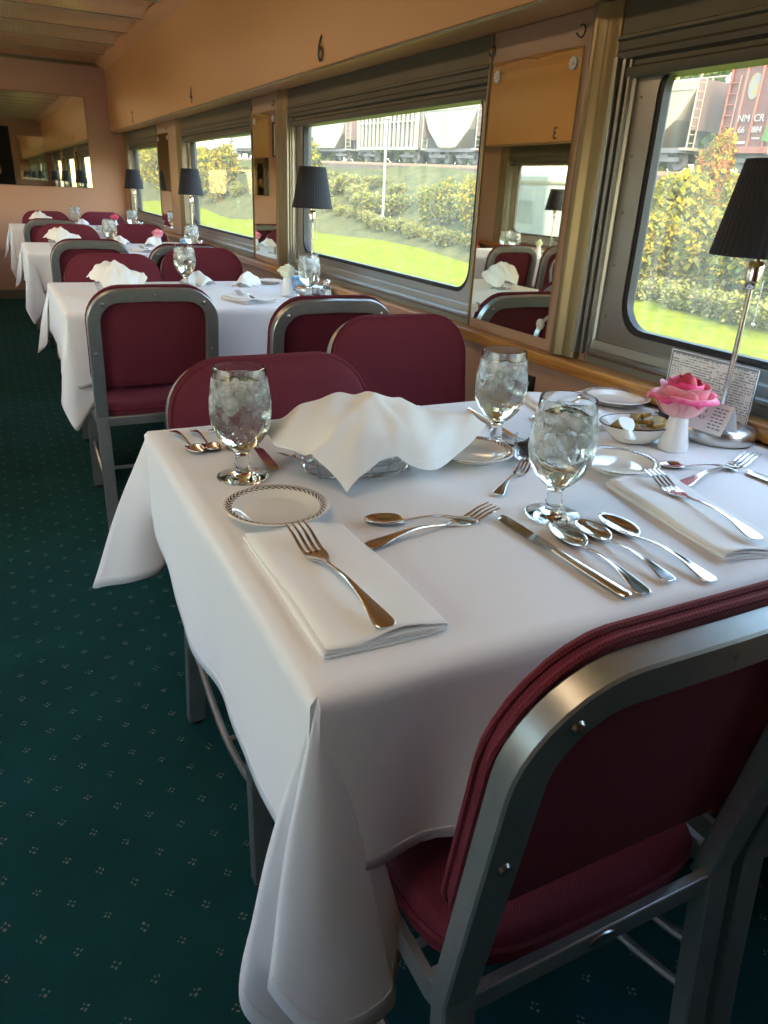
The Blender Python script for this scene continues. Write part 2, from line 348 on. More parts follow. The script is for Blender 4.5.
def shell_side(sg, XWL):
    def X(u): return XWL - sg * u
    side = 'right' if sg > 0 else 'left'
    # bulkhead duct: slightly sloped face, soffit, cove
    prof = [(.0, 1.575), (.118, 1.573), (.124, 1.580), (.128, 2.05), (.128, 2.105), (.131, 2.112), (.212, 2.150), (.215, 2.17), (0, 2.17)]
    mb = MB()
    mb.add([(X(u), YR, z) for u, z in prof] + [(X(u), YE, z) for u, z in prof],
           [(i, (i+1) % 9, 9 + (i+1) % 9, 9 + i) for i in range(9)] + [tuple(range(9)), tuple(range(9, 18))])
    w = mb.build('trim_bulkhead_' + side, M['bulk'], kind='structure', bevel=.004)
    mb = MB()
    for y in (1.67,): mb.b2(X(.1285), X(.1262), y - .001, y + .001, 1.585, 2.05)
    mb.build('panel_seam', M['olive'], w, smooth=False)
    mb = MB(); mb.tube([(X(.124), YR, 1.577), (X(.124), YE, 1.577)], .004, 8); mb.build('edge_bead', M['olive'], w)
    # lower wall
    w = MB().b2(X(0), X(-.08), YR, YE, 0, .745).build('wall_' + side, M['wall'], kind='structure', smooth=False)
    MB().b2(X(-.005), X(-.08), YR, YE, 1.56, 2.2).build('wall_upper', M['wall'], w, smooth=False)
    MB().b2(X(.012), X(0), YR, YE, 0, .10).build('baseboard_' + side, M['alu_dark'], kind='structure', bevel=.003)
    r = MB().b2(X(.045), X(-.02), YR, YE, .745, .778).build('trim_rail_' + side, M['oak'], kind='structure', bevel=.005)
    MB().b2(X(-.012), X(-.08), YR, YE, .745, .80).build('wall_ledge', M['alu_dark'], w, smooth=False)
    # (glass near Y, glass far Y)
    wins = [(-.15, 1.37), (2.06, 3.55), (4.30, 5.78), (6.86, 8.14)]
    piers = [(1.575, 2.0), (3.80, 4.24), (6.27, 6.80)]
    for k, (y0, y1) in enumerate(wins):
        n = k + 1 + (4 if sg < 0 else 0)
        zb, zt = .872, 1.50
        root = empty('window_%d' % n); root['kind'] = 'structure'
        # metal face plate with rounded opening
        def ring(name, u, oy0, oy1, oz0, oz1, iy0, iy1, iz0, iz1, r, mat, depth=.012):
            nn = 6; inn = []; out = []
            for (cy, cz, a0, oy, oz) in ((iy1-r, iz1-r, 0, oy1, oz1), (iy0+r, iz1-r, pi/2, oy0, oz1), (iy0+r, iz0+r, pi, oy0, oz0), (iy1-r, iz0+r, 3*pi/2, oy1, oz0)):
                for i in range(nn + 1):
                    a = a0 + pi/2*i/nn; inn.append((cy + r*cos(a), cz + r*sin(a))); out.append((oy, oz))
            m = len(inn); vs = []
            for uu in (u, u - depth):
                vs += [(X(uu), a, b) for a, b in inn] + [(X(uu), a, b) for a, b in out]
            fs = []
            for i in range(m):
                j = (i + 1) % m
                fs += [(i, j, m + j, m + i), (2*m+i, 2*m+j, 3*m+j, 3*m+i), (i, j, 2*m+j, 2*m+i), (m+i, m+j, 3*m+j, 3*m+i)]
            mb = MB().add(vs, fs); return mb.build(name, mat, root, sharp=30, merge=True)
        oy0, oy1 = y0 - .06, y1 + .068
        ring('window_frame', -.018, oy0, oy1, .835, zt, y0 - .004, y1 + .004, zb - .004, zt - .04, .075, M['alu'])
        ring('window_gasket', -.022, y0 - .012, y1 + .012, zb - .012, zt - .03, y0 + .010, y1 - .010, zb + .010, zt - .05, .068, M['gasket'], .02)
        MB().b2(X(-.050), X(-.056), y0 - .03, y1 + .03, zb - .03, zt).build('pane', M['pane'], root, smooth=False)
        # outer reveal
        mb = MB()
        for (a, b, c, d) in ((y0 - .06, y0 - .012, .80, 1.56), (y1 + .012, y1 + .07, .80, 1.56), (y0 - .06, y1 + .07, .80, zb - .012)): mb.b2(X(-.032), X(-.068), a, b, c, d)
        mb.build('window_reveal', M['gasket'], root, smooth=False)
        # sill mouldings
        mb = MB(); sec = [(-.03, .800), (.002, .800), (.006, .806), (.006, .813), (-.004, .818), (-.006, .838), (-.012, .842), (-.03, .842)]
        mb.add([(X(u), oy0, z) for u, z in sec] + [(X(u), oy1, z) for u, z in sec], [(i, (i+1) % 8, 8 + (i+1) % 8, 8 + i) for i in range(8)] + [tuple(range(8)), tuple(range(8, 16))])
        mb.build('window_sill', M['alu'], root, smooth=False)
        # roller-shade housing above
        ya, yb = oy0, y1 + .118
        sec = [(-.06, 1.418), (.000, 1.418), (.004, 1.424), (.004, 1.438), (-.004, 1.443), (-.004, 1.452), (.010, 1.457), (.012, 1.468), (.006, 1.474), (.008, 1.490), (.016, 1.494), (.016, 1.500), (.006, 1.504), (.006, 1.574), (-.06, 1.574)]
        q = len(sec); mb = MB()
        mb.add([(X(u), ya, z) for u, z in sec] + [(X(u), yb, z) for u, z in sec], [(i, (i+1) % q, q + (i+1) % q, q + i) for i in range(q)] + [tuple(range(q)), tuple(range(q, 2*q))])
        mb.build('shade_housing', M['housing'], root, smooth=True, sharp=50)
        # channels beside the glass (far side), rivets
        c0 = y1 + .068; kk = .56; sec = [(c0, -.03), (c0, -.012), (c0 + .012, -.008), (c0 + .014, .002), (c0 + .026, .002), (c0 + .028, -.012), (c0 + .036, -.012), (c0 + .038, .008), (c0 + .054, .008), (c0 + .056, -.006), (c0 + .066, -.006), (c0 + .070, .016), (c0 + .086, .018), (c0 + .09, -.03)]
        sec = [(c0 + (yy - c0)*kk, u) for yy, u in sec]; q = len(sec); mb = MB()
        mb.add([(X(u), y, .80) for y, u in sec] + [(X(u), y, 1.418 if False else 1.46) for y, u in sec], [(i, (i+1) % q, q + (i+1) % q, q + i) for i in range(q)] + [tuple(range(q)), tuple(range(q, 2*q))])
        mb.build('shade_track', M['alu'], root, smooth=False)
        mb = MB()
        for z in (.9, 1.02, 1.14, 1.26, 1.38):
            mb.lathe([(0, .0035), (.002, .003), (.003, 0)], 8)
            vs = mb.v[-24:]; mb.v[-24:] = [(X(-.018 + p[2]), y1 + .05 + p[0], z + p[1]) for p in vs]
        mb.build('rivet', M['alu_dark'], root)
    ends = [(1.486, 1.575), (3.667, 3.80), (5.897, 6.27), (8.257, YE)]
    for k, (a, b) in enumerate(ends):
        root = empty('trim_%d' % (k + 1 + (4 if sg < 0 else 0))); root['kind'] = 'structure'
        b = min(b, a + .125)
        w_ = b - a; sec = [(a, -.03), (a, .006), (a + .05*w_, .012), (a + .42*w_, .013), (a + .50*w_, .016), (a + .62*w_, .026), (a + .75*w_, .030), (a + .88*w_, .026), (a + .96*w_, .016), (b, .006), (b, -.03)]
        q = len(sec); mb = MB()
        mb.add([(X(u), y, .782) for y, u in sec] + [(X(u), y, 1.573) for y, u in sec], [(i, (i+1) % q, q + (i+1) % q, q + i) for i in range(q)] + [tuple(range(q)), tuple(range(q, 2*q))])
        mb.build('pilaster', M['olive'], root, smooth=True, sharp=60)
        # backing beside pilaster
        nxt = ([2.0, 4.24, 6.80, YE])[k]
        MB().b2(X(.006), X(-.08), b - .002, nxt + .001, .778, 1.573).build('pier_panel', M['pier'], root, bevel=.002)
        MB().b2(X(-.01), X(-.08), a - .02, b, .778, 1.573).build('pier_backing', M['pier'], root, smooth=False)
        if k < 3:
            mb = MB()
            for yy in (b + .001, nxt - .001): mb.tube([(X(.008), yy, .782), (X(.008), yy, 1.572)], .005, 8)
            mb.build('panel_edging', M['olive'], root)
    MB().b2(X(-.0), X(-.08), YR, -.21, .778, 1.573).build('pier_panel', M['pier'], root, smooth=False)
    # mirrors hung on the piers
    msp = [(1.606, 1.982), (3.845, 4.20), (6.36, 6.76)]
    names = ['between the first and second windows', 'between the second and third windows', 'beside the farthest window']
    for k, (a, b) in enumerate(msp):
        lb = 'tall frameless mirror on the pier ' + names[k] + (' of the window wall' if sg > 0 else ' across the aisle')
        t = empty('wall_mirror', (X(.006), (a + b) / 2, 1.155), 0, lb, 'mirror', 'pier mirrors')
        hw = (b - a) / 2; d = -sg
        MB().b2(0, d * .006, -hw, hw, -.345, .345).build('mirror_glass', M['mirror'], t, smooth=False)
        for yy in (-1, 1):
            for zz in (-1, 1):
                mb = MB(); n = 10
                for i in range(n):
                    an = 2*pi*i/n; mb.box((d * .008, cos(an) * .0095, sin(an) * .0095), (.003, .010, .0055), Matrix.Rotation(an, 3, 'X'))
                mb.lathe([(0, .006), (.004, .005), (.005, 0)], 10); vs = mb.v[-30:]; mb.v[-30:] = [(d * (.007 + p[2]), p[0], p[1]) for p in vs]
                c = mb.build('rosette_clip', M['vase'], t, smooth=False); c.location = (0, yy * (hw - .028), zz * (.345 - .035))
            hk = [(d * .014, yy * (hw - .004) + .013 * cos(q), .372 + .013 * sin(q)) for q in [radians(x) for x in range(60, 300, 20)]]
            hk += [(d * .014, yy * (hw - .004) + .008, .362), (d * .014, yy * (hw - .004) + .018, .370)]
            MB().tube(hk, .0022, 6).build('wire_hook', M['black'], t)
shell_side(1, XW)
shell_side(-1, XO)
# end wall and rear wall
w = MB().b2(XO - .08, XW + .08, YE, YE + .08, 0, 2.2).build('wall_end', M['wall'], kind='structure', smooth=False)
MB().b2(XO, XW, YE - .012, YE, 2.125, 2.15).build('trim_9', M['olive'], kind='structure', bevel=.003)
MB().b2(XO, XW, YE - .012, YE, 0, .09).build('baseboard_end', M['alu_dark'], kind='structure', bevel=.003)
w = MB().b2(.62, XW + .08, YR - .08, YR, 0, 2.2).b2(XO - .08, -.55, YR - .08, YR, 0, 2.2).b2(-.55, .62, YR - .08, YR, 2.02, 2.2).build('wall_rear', M['wall'], kind='structure', smooth=False)
MB().b2(-.56, .63, YR - .10, YR - .085, 0, 2.03).build('door_1', M['shade'], kind='structure', smooth=False)
t = empty('wall_mirror', (.40, YE, 1.462), 0, 'wide frameless mirror on the far end wall', 'mirror')
MB().b2(-.60, .585, -.008, -.001, -.40, .40).build('mirror_glass', M['mirror'], t, smooth=False)
mb = MB(); mb.tube([(-.60, -.007, -.40), (.585, -.007, -.40), (.585, -.007, .40), (-.60, -.007, .40)], .003, 6, closed=True); mb.build('edge_trim', M['olive'], t)
t = empty('wall_mirror', (.98, YR, 1.462), 0, 'mirror on the wall behind the camera, seen only by reflection', 'mirror')
MB().b2(-.25, .25, .001, .008, -.40, .40).build('mirror_glass', M['mirror'], t, smooth=False)
mb = MB(); mb.tube([(-.25, .008, -.40), (.25, .008, -.40), (.25, .008, .40), (-.25, .008, .40)], .003, 6, closed=True); mb.build('edge_trim', M['olive'], t)
t = empty('framed_notice', (-.36, YE, 1.62), 0, 'small framed notice on the end wall, reflected in a pier mirror', 'picture')
mb = MB(); mb.sweep([(-.11, -.010, -.16), (.11, -.010, -.16), (.11, -.010, .16), (-.11, -.010, .16)], [(-.009, -.009), (.009, -.009), (.009, .009), (-.009, .009)], up=(0, 1, 0), closed=True); mb.build('frame', M['black'], t, smooth=False)
MB().b2(-.105, .105, -.006, -.001, -.155, .155).build('page', M['card'], t, smooth=False)
for z, wd in ((.10, .12), (.06, .15), (.03, .14), (0, .15), (-.03, .13), (-.11, .08)): MB().b2(-wd/2, wd/2, -.0075, -.006, z, z + .010).build('print_line', M['ink'], t, smooth=False)
# outlet on the lower wall
t = empty('wall_outlet', (XW, 1.66, .675), 0, 'small dark electrical outlet on the wall under the wooden rail', 'outlet')
MB().b2(-.012, -.0005, -.022, .022, -.022, .022).build('cover', M['black'], t, bevel=.002)
MB().b2(-.0145, -.012, -.010, -.002, -.006, .006).b2(-.0145, -.012, .004, .010, -.006, .006).build('socket', M['card'], t, smooth=False)
# seat numbers
def text(body, name, mat, parent, loc, rot, size, ext=.0006):
    cu = bpy.data.curves.new(name, 'FONT'); cu.body = body; cu.size = size; cu.extrude = ext; cu.align_x = 'CENTER'; cu.align_y = 'CENTER'
    cu.materials.append(mat); o = bpy.data.objects.new(name, cu); COL.objects.link(o); o.location = loc; o.rotation_euler = rot
    me = bpy.data.meshes.new_from_object(o); COL.objects.unlink(o); bpy.data.objects.remove(o)
    o = bpy.data.objects.new(name, me); COL.objects.link(o); o.location = loc; o.rotation_euler = rot
    if parent is not None: o.parent = parent
    return o
for (y, n, sg) in ((2.975, '6', 1), (5.05, '4', 1), (7.15, '2', 1), (3.0, '5', -1), (5.15, '3', -1), (7.5, '1', -1)):
    X_ = XW - .1285 if sg > 0 else XO + .1285
    body_n = n
    o = text(n, 'seat_number', M['ink'], None, (X_, y, 1.635), (pi/2, 0, -pi/2 if sg > 0 else pi/2), .125)
    tag(o, 'black seat number %s on the tan bulkhead %s' % (body_n, {'6': 'at the near end of the long window', '4': 'above the third window', '2': 'close to the end wall', '5': 'across the aisle, second row', '3': 'across the aisle, third row', '1': 'across the aisle, last row'}[body_n]), 'number')
# ceiling lamps down the middle of the car
for k, y in enumerate((.6, 2.8, 5.0, 7.2)):
    t = empty('ceiling_light', (-.30, y, 2.148), 0, ['linear ceiling lamp over the nearest table bay', 'linear ceiling lamp over the second table bay', 'linear ceiling lamp over the third table bay', 'linear ceiling lamp by the far end wall'][k], 'ceiling light', 'ceiling lamps')
    MB().b2(-.045, .045, -.6, .6, -.055, -.001).build('housing', M['alu'], t, bevel=.006)
    MB().b2(-.085, .085, -.58, .58, -.105, -.050).build('lens', M['diffuser'], t, bevel=.008)
# ------------------------------------------------------------------ chairs
def make_chair():
    t = empty('dining_chair', label='x', cat='chair', group='maroon and grey dining chairs')
    fw = .189
    sec = [(-.020, -.011), (-.0175, -.0135), (.0175, -.0135), (.020, -.011), (.020, .011), (.0175, .0135), (-.0175, .0135), (-.020, .011)]
    # inverted U back frame leaning back, in the plane y = -.2 - (z-.42)*.14
    pts = []; r = .085; zt = .822
    def yb(z): return -.200 - (z - .42) * .145
    for z in (.40, .45, .55, .65, zt - r): pts.append((-fw, yb(z), z))
    for i in range(1, 9):
        a = pi - pi/2*i/9; pts.append((-fw + r + r*cos(a), yb(zt - r + r*sin(a)), zt - r + r*sin(a)))
    pts.append((-fw + r, yb(zt), zt)); pts.append((0, yb(zt) - .004, zt + .003))
    pts = pts + [(-x, y, z) for x, y, z in pts[-2::-1]]
    nrm = Vector((0, -1, -.145)).normalized()
    mb = MB(); mb.sweep(pts, sec, up=nrm); mb.build('back_frame', M['frame'], t, sharp=28)
    # screws
    for x, z in ((0, zt + .003), (-fw + .03, zt - .024), (fw - .03, zt - .024), (-fw, .64), (fw, .64)):
        mb = MB(); y = yb(z) - .0138; mb.lathe([(0, -.0045), (.005, -.0035), (.0075, 0)], 10); vs = mb.v[-30:]; mb.v[-30:] = [(x + p[0], y + p[2], z + p[1]) for p in vs]
        mb.build('screw', M['screw'], t)
    for s in (-1, 1):
        mb = MB(); mb.sweep([(s*fw, -.196, .445), (s*fw, -.201, .41), (s*(fw+.002), -.222, .2), (s*(fw+.004), -.245, .012)], sec, up=(0, -1, 0)); mb.build('leg', M['frame'], t, sharp=28)
        mb = MB(); mb.sweep([(s*(fw-.004), .215, .43), (s*(fw-.002), .225, .2), (s*fw, .238, .012)], [(x*.9, y) for x, y in sec], up=(0, -1, 0)); mb.build('leg', M['frame'], t, sharp=28)
        for yy in (-.245, .238):
            mb = MB(); mb.lathe([(0, 0), (.013, 0), (.014, .006), (.011, .014), (0, .016)], 12, (s*(fw+.003), yy, 0)); mb.build('foot_glide', M['black'], t)
        # bowed side stretcher
        mb = MB(); pp = [(s*(fw - .002), -.222 + .45*q, .205 - .055*sin(pi*q)) for q in [i/10 for i in range(11)]]; mb.tube(pp, .0075, 8); mb.build('stretcher', M['frame'], t)
    mb = MB(); mb.tube([(-fw, .02, .152), (fw, .02, .152)], .007, 8); mb.build('stretcher', M['frame'], t)
    # seat frame: side rails, front and rear bars, badge
    mb = MB(); o = rrect(.405, .43, .03, 4); pth = [(x, y + .01, .402) for x, y in o]
    mb.sweep(pth, [(-.005, -.016), (.005, -.016), (.005, .016), (-.005, .016)], closed=True)
    sf = mb.build('seat_frame', M['frame'], t, sharp=50)
    mb = MB(); mb.box((0, -.206, .402), (.37, .012, .030)); mb.build('rear_bar', M['frame'], t, bevel=.003)
    mb = MB(); mb.lathe([(0, .003), (.9, .002), (1, 0)], 20); mb.v = [(p[0]*.020, -.2125 - p[2], .404 + p[1]*.009) for p in mb.v]; mb.build('badge', M['screw'], t)
    # seat cushion
    def seat(u, v):
        a = 2*pi*u; x0, y0 = cos(a), sin(a); n = 5.0
        k = (abs(x0)**n + abs(y0)**n) ** (-1/n); X, Y = x0*k, y0*k
        if v < .25: q, z = 1., .432 + .022 * (v / .25)
        elif v < .5: f = (v - .25)/.25*pi/2; q, z = 1 - .055*(1 - cos(f)), .454 + .020*sin(f)
        else: f = (v - .5)/.5; q, z = .945*(1 - f), .474 + .014*(1 - (1-f)**2)
        return (X*.196*q, .012 + Y*.213*q, z - .016)
    mb = MB().grid(seat, 56, 16, wrap=True); s = mb.build('seat', M['maroon'], t, merge=True, sharp=80)
    mb = MB(); mb.tube([seat(i/56, .24) for i in range(56)], .0045, 6, closed=True); mb.build('piping', M['maroon'], s)
    # upholstered back pad in front of the frame
    def outline(w, h, r, z0, off=0):
        o = rrect(w, h, r, 8); return o
    W, z0, z1 = .412, .520, .844; hh = z1 - z0; o = []
    rt, rb = .105, .045
    for cx, cz, a0, r in ((W/2-rt, z1-rt, 0, rt), (-W/2+rt, z1-rt, pi/2, rt), (-W/2+rb, z0+rb, pi, rb), (W/2-rb, z0+rb, 3*pi/2, rb)):
        for i in range(9):
            a = a0 + pi/2*i/8; o.append((cx + r*cos(a), cz + r*sin(a)))
    # slightly arched top edge
    o = [(x, z + (.006*(1 - (x/(W/2))**2) if z > z0 + hh/2 else 0)) for x, z in o]
    cz = (z0 + z1)/2; layers = [(0.0, .30), (0, .6), (0.0, .90), (.0, .985), (.004, 1), (.016, 1), (.023, .98), (.028, .90), (.031, .6), (.032, .3)]
    vs = []; fs = []; m = len(o)
    for dy, q in layers:
        for x, z in o:
            zz = cz + (z - cz)*q; vs.append((x*q, yb(zz) + .0145 + dy + .006*(1 - (x*q/(W/2))**2) * (1 if dy > .01 else 0), zz))
    for j in range(len(layers) - 1):
        for i in range(m): fs.append((j*m+i, j*m+(i+1) % m, (j+1)*m+(i+1) % m, (j+1)*m+i))
    fs += [tuple(range(m)), tuple((len(layers)-1)*m + i for i in range(m))]
    b = MB().add(vs, fs).build('backrest', M['maroon'], t, sharp=80)
    for dy in (.003, .017):
        mb = MB(); mb.tube([(x*1.004, yb(z) + .0145 + dy, z + .001) for x, z in o], .0036, 6, closed=True); mb.build('piping', M['maroon'], b)
    return freeze(t)
chair = make_chair()
TN = ['nearest table', 'second table from the camera', 'third table from the camera', 'farthest table by the end wall']
chairs = [  # x, y, faces far (rz 0) or faces camera (pi), label
    (.500, .587, 0, 'grey steel and maroon chair, largest in view, tucked into the nearest table'),
    (.945, .590, 0, 'maroon chair mostly cut off by the frame edge, beside the largest chair'),
    (.463, 1.160, pi, 'maroon padded chair facing the camera, directly behind the nearest water glass and basket'),
    (.974, 1.575, pi, 'maroon padded chair by the windows, pushed back from the nearest table'),
    (.439, 2.757, 0, 'grey framed chair seen from behind at the second table, aisle side'),
    (.940, 2.440, 0, 'grey framed chair seen from behind at the second table, under the long window'),
    (.470, 3.377, pi, 'maroon chair facing the camera behind the second table, aisle side'),
    (.959, 3.750, pi, 'maroon chair facing the camera behind the second table, window side'),
    (.480, 4.753, 0, 'grey framed chair seen from behind at the third table, aisle side'),
    (.946, 4.495, 0, 'grey framed chair back just behind the second table window side chair'),
    (.490, 5.670, pi, 'maroon chair facing the camera behind the third table, aisle side'),
    (1.000, 5.870, pi, 'maroon chair facing the camera behind the third table, window side'),
    (.440, 6.860, 0, 'grey framed chair seen from behind at the farthest table'),
    (.487, 7.790, pi, 'maroon chair facing the camera at the farthest table, aisle side'),
    (1.000, 7.930, pi, 'maroon chair facing the camera at the farthest table, window side')]
for x, y, rz, lb in chairs: put(chair, (x, y, 0), rz, lb)
for k in (1, 2, 3):
    for (x, y, rz, w) in ((-.72, 2.60 + P*(k-1), 0, 'aisle side chair with its back to the camera'), (-1.20, 2.60 + P*(k-1), 0, 'window side chair with its back to the camera'),
                          (-.72, 3.62 + P*(k-1), pi, 'aisle side chair facing the camera'), (-1.20, 3.62 + P*(k-1), pi, 'window side chair facing the camera')):
        if y > 8.2: continue
        put(chair, (x, y, 0), rz, 'mirrored %s, %s table across the aisle' % (w, ['', 'second', 'third', 'last'][k]))
# ------------------------------------------------------------------ tables and cloths
def make_table():
    t = empty('dining_table', label='x', cat='table', group='cloth covered dining tables')
    MB().box((.545, 0, .721), (1.09, .82, .026)).build('tabletop', M['wood_top'], t, bevel=.006)
    MB().box((.42, 0, .69), (.60, .06, .03)).build('apron', M['leg'], t, bevel=.004)
    mb = MB(); mb.tube([(.42, 0, .045), (.42, 0, .70)], .028, 16); mb.build('leg', M['leg'], t)
    mb = MB(); mb.lathe([(0, 0), (.17, 0), (.18, .008), (.16, .022), (.05, .04), (.03, .06), (0, .06)], 32, (.42, 0, 0)); mb.build('leg_base', M['leg'], t)
    mb = MB().box((1.075, 0, .70), (.03, .5, .05)); mb.build('wall_bracket', M['leg'], t, bevel=.003)
    return freeze(t)
table = make_table()
def cloth(x0, x1, y0, y1, near_hem, far_hem, seed=0, hang=.215, wallside=True, nm='tablecloth'):
    """white cloth: top sheet, hanging sides, and the two free corners ruled down to a given hem curve"""
    rnd = random.Random(seed); mb = MB(); z = ZT; ph = [rnd.uniform(0, 6) for _ in range(8)]
    nx, ny = 56, 44
    def topz(x, y):
        e = min(x - x0, y - y0, y1 - y, .12) / .12 if not wallside else min(x - x0, y - y0, y1 - y, .12) / .12
        return z + .0006 * e * (sin(9*x + 5*y + ph[0]) + sin(17*y - 6*x + ph[1])) - .0004 + .0018 * e * (exp(-((y - (y0 + y1)/2 - .01*sin(4*x))/.006)**2) + exp(-((x - x0 - .36)/.006)**2))
    def T(i, j):
        x, y = x0 + (x1 - x0)*i/nx, y0 + (y1 - y0)*j/ny; return (x, y, topz(x, y))
    mb.grid(lambda u, v: T(round(u*nx), round(v*ny)), nx, ny)
    r = .007; nt = 16
    def drape(px, py, nx_, ny_, L, s, amp):       # L hang length, s along the edge
        out = []
        for j in range(nt + 1):
            t = L * (j/nt)
            if t < r*pi/2: a = t/r; o_, d = r*sin(a), r*(1 - cos(a))
            else: o_, d = r, r + t - r*pi/2
            q = (t / .22)
            w = amp * q * (.5*sin(11*s + ph[2]) + .35*sin(23*s + ph[3]) + .15*sin(41*s + ph[4])) + .012*q*q
            out.append((px + nx_*(o_ + w), py + ny_*(o_ + w), (z - .0004) - d))
        return out
    cols = []
    def hl(s): return hang + .012*sin(5*s + ph[5]) + .006*sin(12*s + ph[6])
    # near side, from the wall towards the aisle
    n1 = 44
    for i in range(nx + 1):
        x = x1 + (x0 - x1)*i/nx; s = x1 - x
        cols.append(drape(x, y0, 0, -1, hl(s), s, .034))
    def corner(cx, cy, hem, first, last):
        c = []
        H_ = catmull(hem, 7); m = len(H_)
        for k in range(m):
            q = k/(m - 1); e = H_[k]; col = []
            base = first if q < .5 else last
            for j in range(nt + 1):
                t = j/nt; p = Vector((cx, cy, z - .0004)).lerp(e, t)
                # soft shoulder near the table corner
                sh = sin(pi*min(t, 1))**2 * .006
                d2 = Vector((e.x - cx, e.y - cy, 0)); d2 = d2.normalized() if d2.length > 1e-5 else Vector((0, 0, 0))
                p = p + d2*sh; p.z += 0
                col.append(tuple(p))
            c.append(col)
        c[0] = first; c[-1] = last; return c
    left = []
    for j in range(ny + 1):
        y = y0 + (y1 - y0)*j/ny; s = y - y0 + 2
        h_ = hl(s) * (1 - .22*max(0, (y - y0)/(y1 - y0) - .55)/.45)
        left.append(drape(x0, y, -1, 0, h_, s, .010))
    far = []
    for i in range(nx + 1):
        x = x0 + (x1 - x0)*i/nx; s = x + 5
        far.append(drape(x, y1, 0, 1, hl(s), s, .012))
    nh = [cols[-1][-1]] + [tuple(Vector(p)) for p in near_hem] + [left[0][-1]]
    fh = [left[-1][-1]] + [tuple(Vector(p)) for p in far_hem] + [far[0][-1]]
    allc = cols + corner(x0, y0, nh, cols[-1], left[0])[1:-1] + left + corner(x0, y1, fh, left[-1], far[0])[1:-1] + far
    k = len(mb.v); m = nt + 1
    for c in allc: mb.v += [tuple(p) for p in c]
    for i in range(len(allc) - 1):
        for j in range(nt): mb.f.append((k + i*m + j, k + (i+1)*m + j, k + (i+1)*m + j + 1, k + i*m + j + 1))
    o = mb.build(nm, M['cloth'], None, merge=False, sharp=75, solid=.0012, subs=0)
    bm = bmesh.new(); bm.from_mesh(o.data); bmesh.ops.remove_doubles(bm, verts=bm.verts, dist=6e-4); bmesh.ops.recalc_face_normals(bm, faces=bm.faces); bm.to_mesh(o.data); bm.free(); o.data.shade_smooth(); o.data.set_sharp_from_angle(angle=radians(80))
    # stitched hem line
    hemp = [Vector(c[-2]) .lerp(Vector(c[-1]), .0) for c in allc[::2]]
    mh = MB(); mh.tube([tuple(p) for p in hemp], .0011, 5); mh.build('hem', M['cloth'], o)
    return o
N1 = [(.300, .484, .42), (.290, .466, .34), (.283, .460, .302), (.235, .458, .292), (.185, .468, .315), (.150, .490, .375), (.165, .515, .34), (.22, .525, .25), (.20, .530, .205), (.158, .540, .225), (.132, .552, .285), (.150, .566, .37), (.180, .545, .45)]
F1 = [(.212, 1.305, .475), (.158, 1.305, .452), (.102, 1.332, .437), (.084, 1.342, .431), (.083, 1.352, .434), (.13, 1.375, .45), (.17, 1.372, .48)]
c = cloth(TX0, TX1, .50, 1.33, N1, F1, 1)
tag(c, 'white cloth with two long hanging corners on the nearest table', 'tablecloth', 'white tablecloths')
put(table, (TX0, .915, 0), 0, 'set dining table nearest the camera, under its white cloth')
def shift(pts, dy, dx=0, k=1.): return [(x + dx, y + dy, ZT + (z - ZT)*k) for x, y, z in pts]
N2 = [(.27, .478, .46), (.22, .462, .385), (.185, .452, .345), (.158, .47, .40), (.150, .51, .44), (.175, .545, .46)]
F2 = [(.165, 1.300, .49), (.135, 1.335, .45), (.125, 1.365, .44), (.155, 1.37, .47)]
for k in (1, 2, 3):
    c = cloth(TX0 - .012*k, TX1, .50 + P*k, 1.33 + P*k, shift(N2, P*k, -.012*k), shift(F2, P*k, -.012*k), 3 + k, hang=.235)
    tag(c, 'white tablecloth draped on the ' + TN[k], 'tablecloth', 'white tablecloths')
    put(table, (TX0, .915 + P*k, 0), 0, 'dining table under a white cloth, ' + TN[k])
for k in (1, 2, 3):
    c = cloth(TX0, TX1, .50 + P*k, 1.33 + P*k, shift(N2, P*k), shift(F2, P*k), 11 + k, hang=.235)
    for ob in (c,):
        ob.matrix_world = Matrix.Translation((0, 2*(.915 + P*k), 0)) @ Matrix.Rotation(pi, 4, 'Z') @ Matrix.Translation((.22, 0, 0))
    tag(c, 'white tablecloth on the %s table across the aisle, seen in a mirror' % ['', 'second', 'third', 'last'][k], 'tablecloth', 'white tablecloths')
    put(table, (XO + 1.12, .915 + P*k, 0), pi, 'dining table on the far side of the aisle, %s row' % ['', 'second', 'third', 'last'][k])

# ------------------------------------------------------------------ cutlery (local: handle end at origin, pointing to +y, length 1 unit scaled)
def handle_mb(L, zf, w0=.0115):
    """flared old-english handle from y=0 to y=L"""
    prof = [(0, .55), (.015, .82), (.05, 1.0), (.10, .98), (.20, .78), (.32, .52), (.45, .34), (.62, .24), (.80, .22), (.95, .24), (1.0, .28)]
    mb = MB(); vs = []; fs = []
    for (t, w) in prof:
        y = t*L; z = zf(t)
        th = .0011 + .0008*t
        ww = w*w0
        for (a, b) in ((-1, .0), (-.82, 1), (-.5, .55), (.5, .55), (.82, 1), (1, 0), (.8, -1), (-.8, -1)):
            vs.append((a*ww, y, z + b*th))
    n = 8
    for i in range(len(prof) - 1):
        for j in range(n): fs.append((i*n+j, i*n+(j+1) % n, (i+1)*n+(j+1) % n, (i+1)*n+j))
    fs += [tuple(range(n)), tuple((len(prof)-1)*n + j for j in range(n))]
    mb.add(vs, fs); return mb
def hz(t): return .0035 + .010*sin(pi*min(1, t*1.05))**1.0 * (.35 + .65*t)
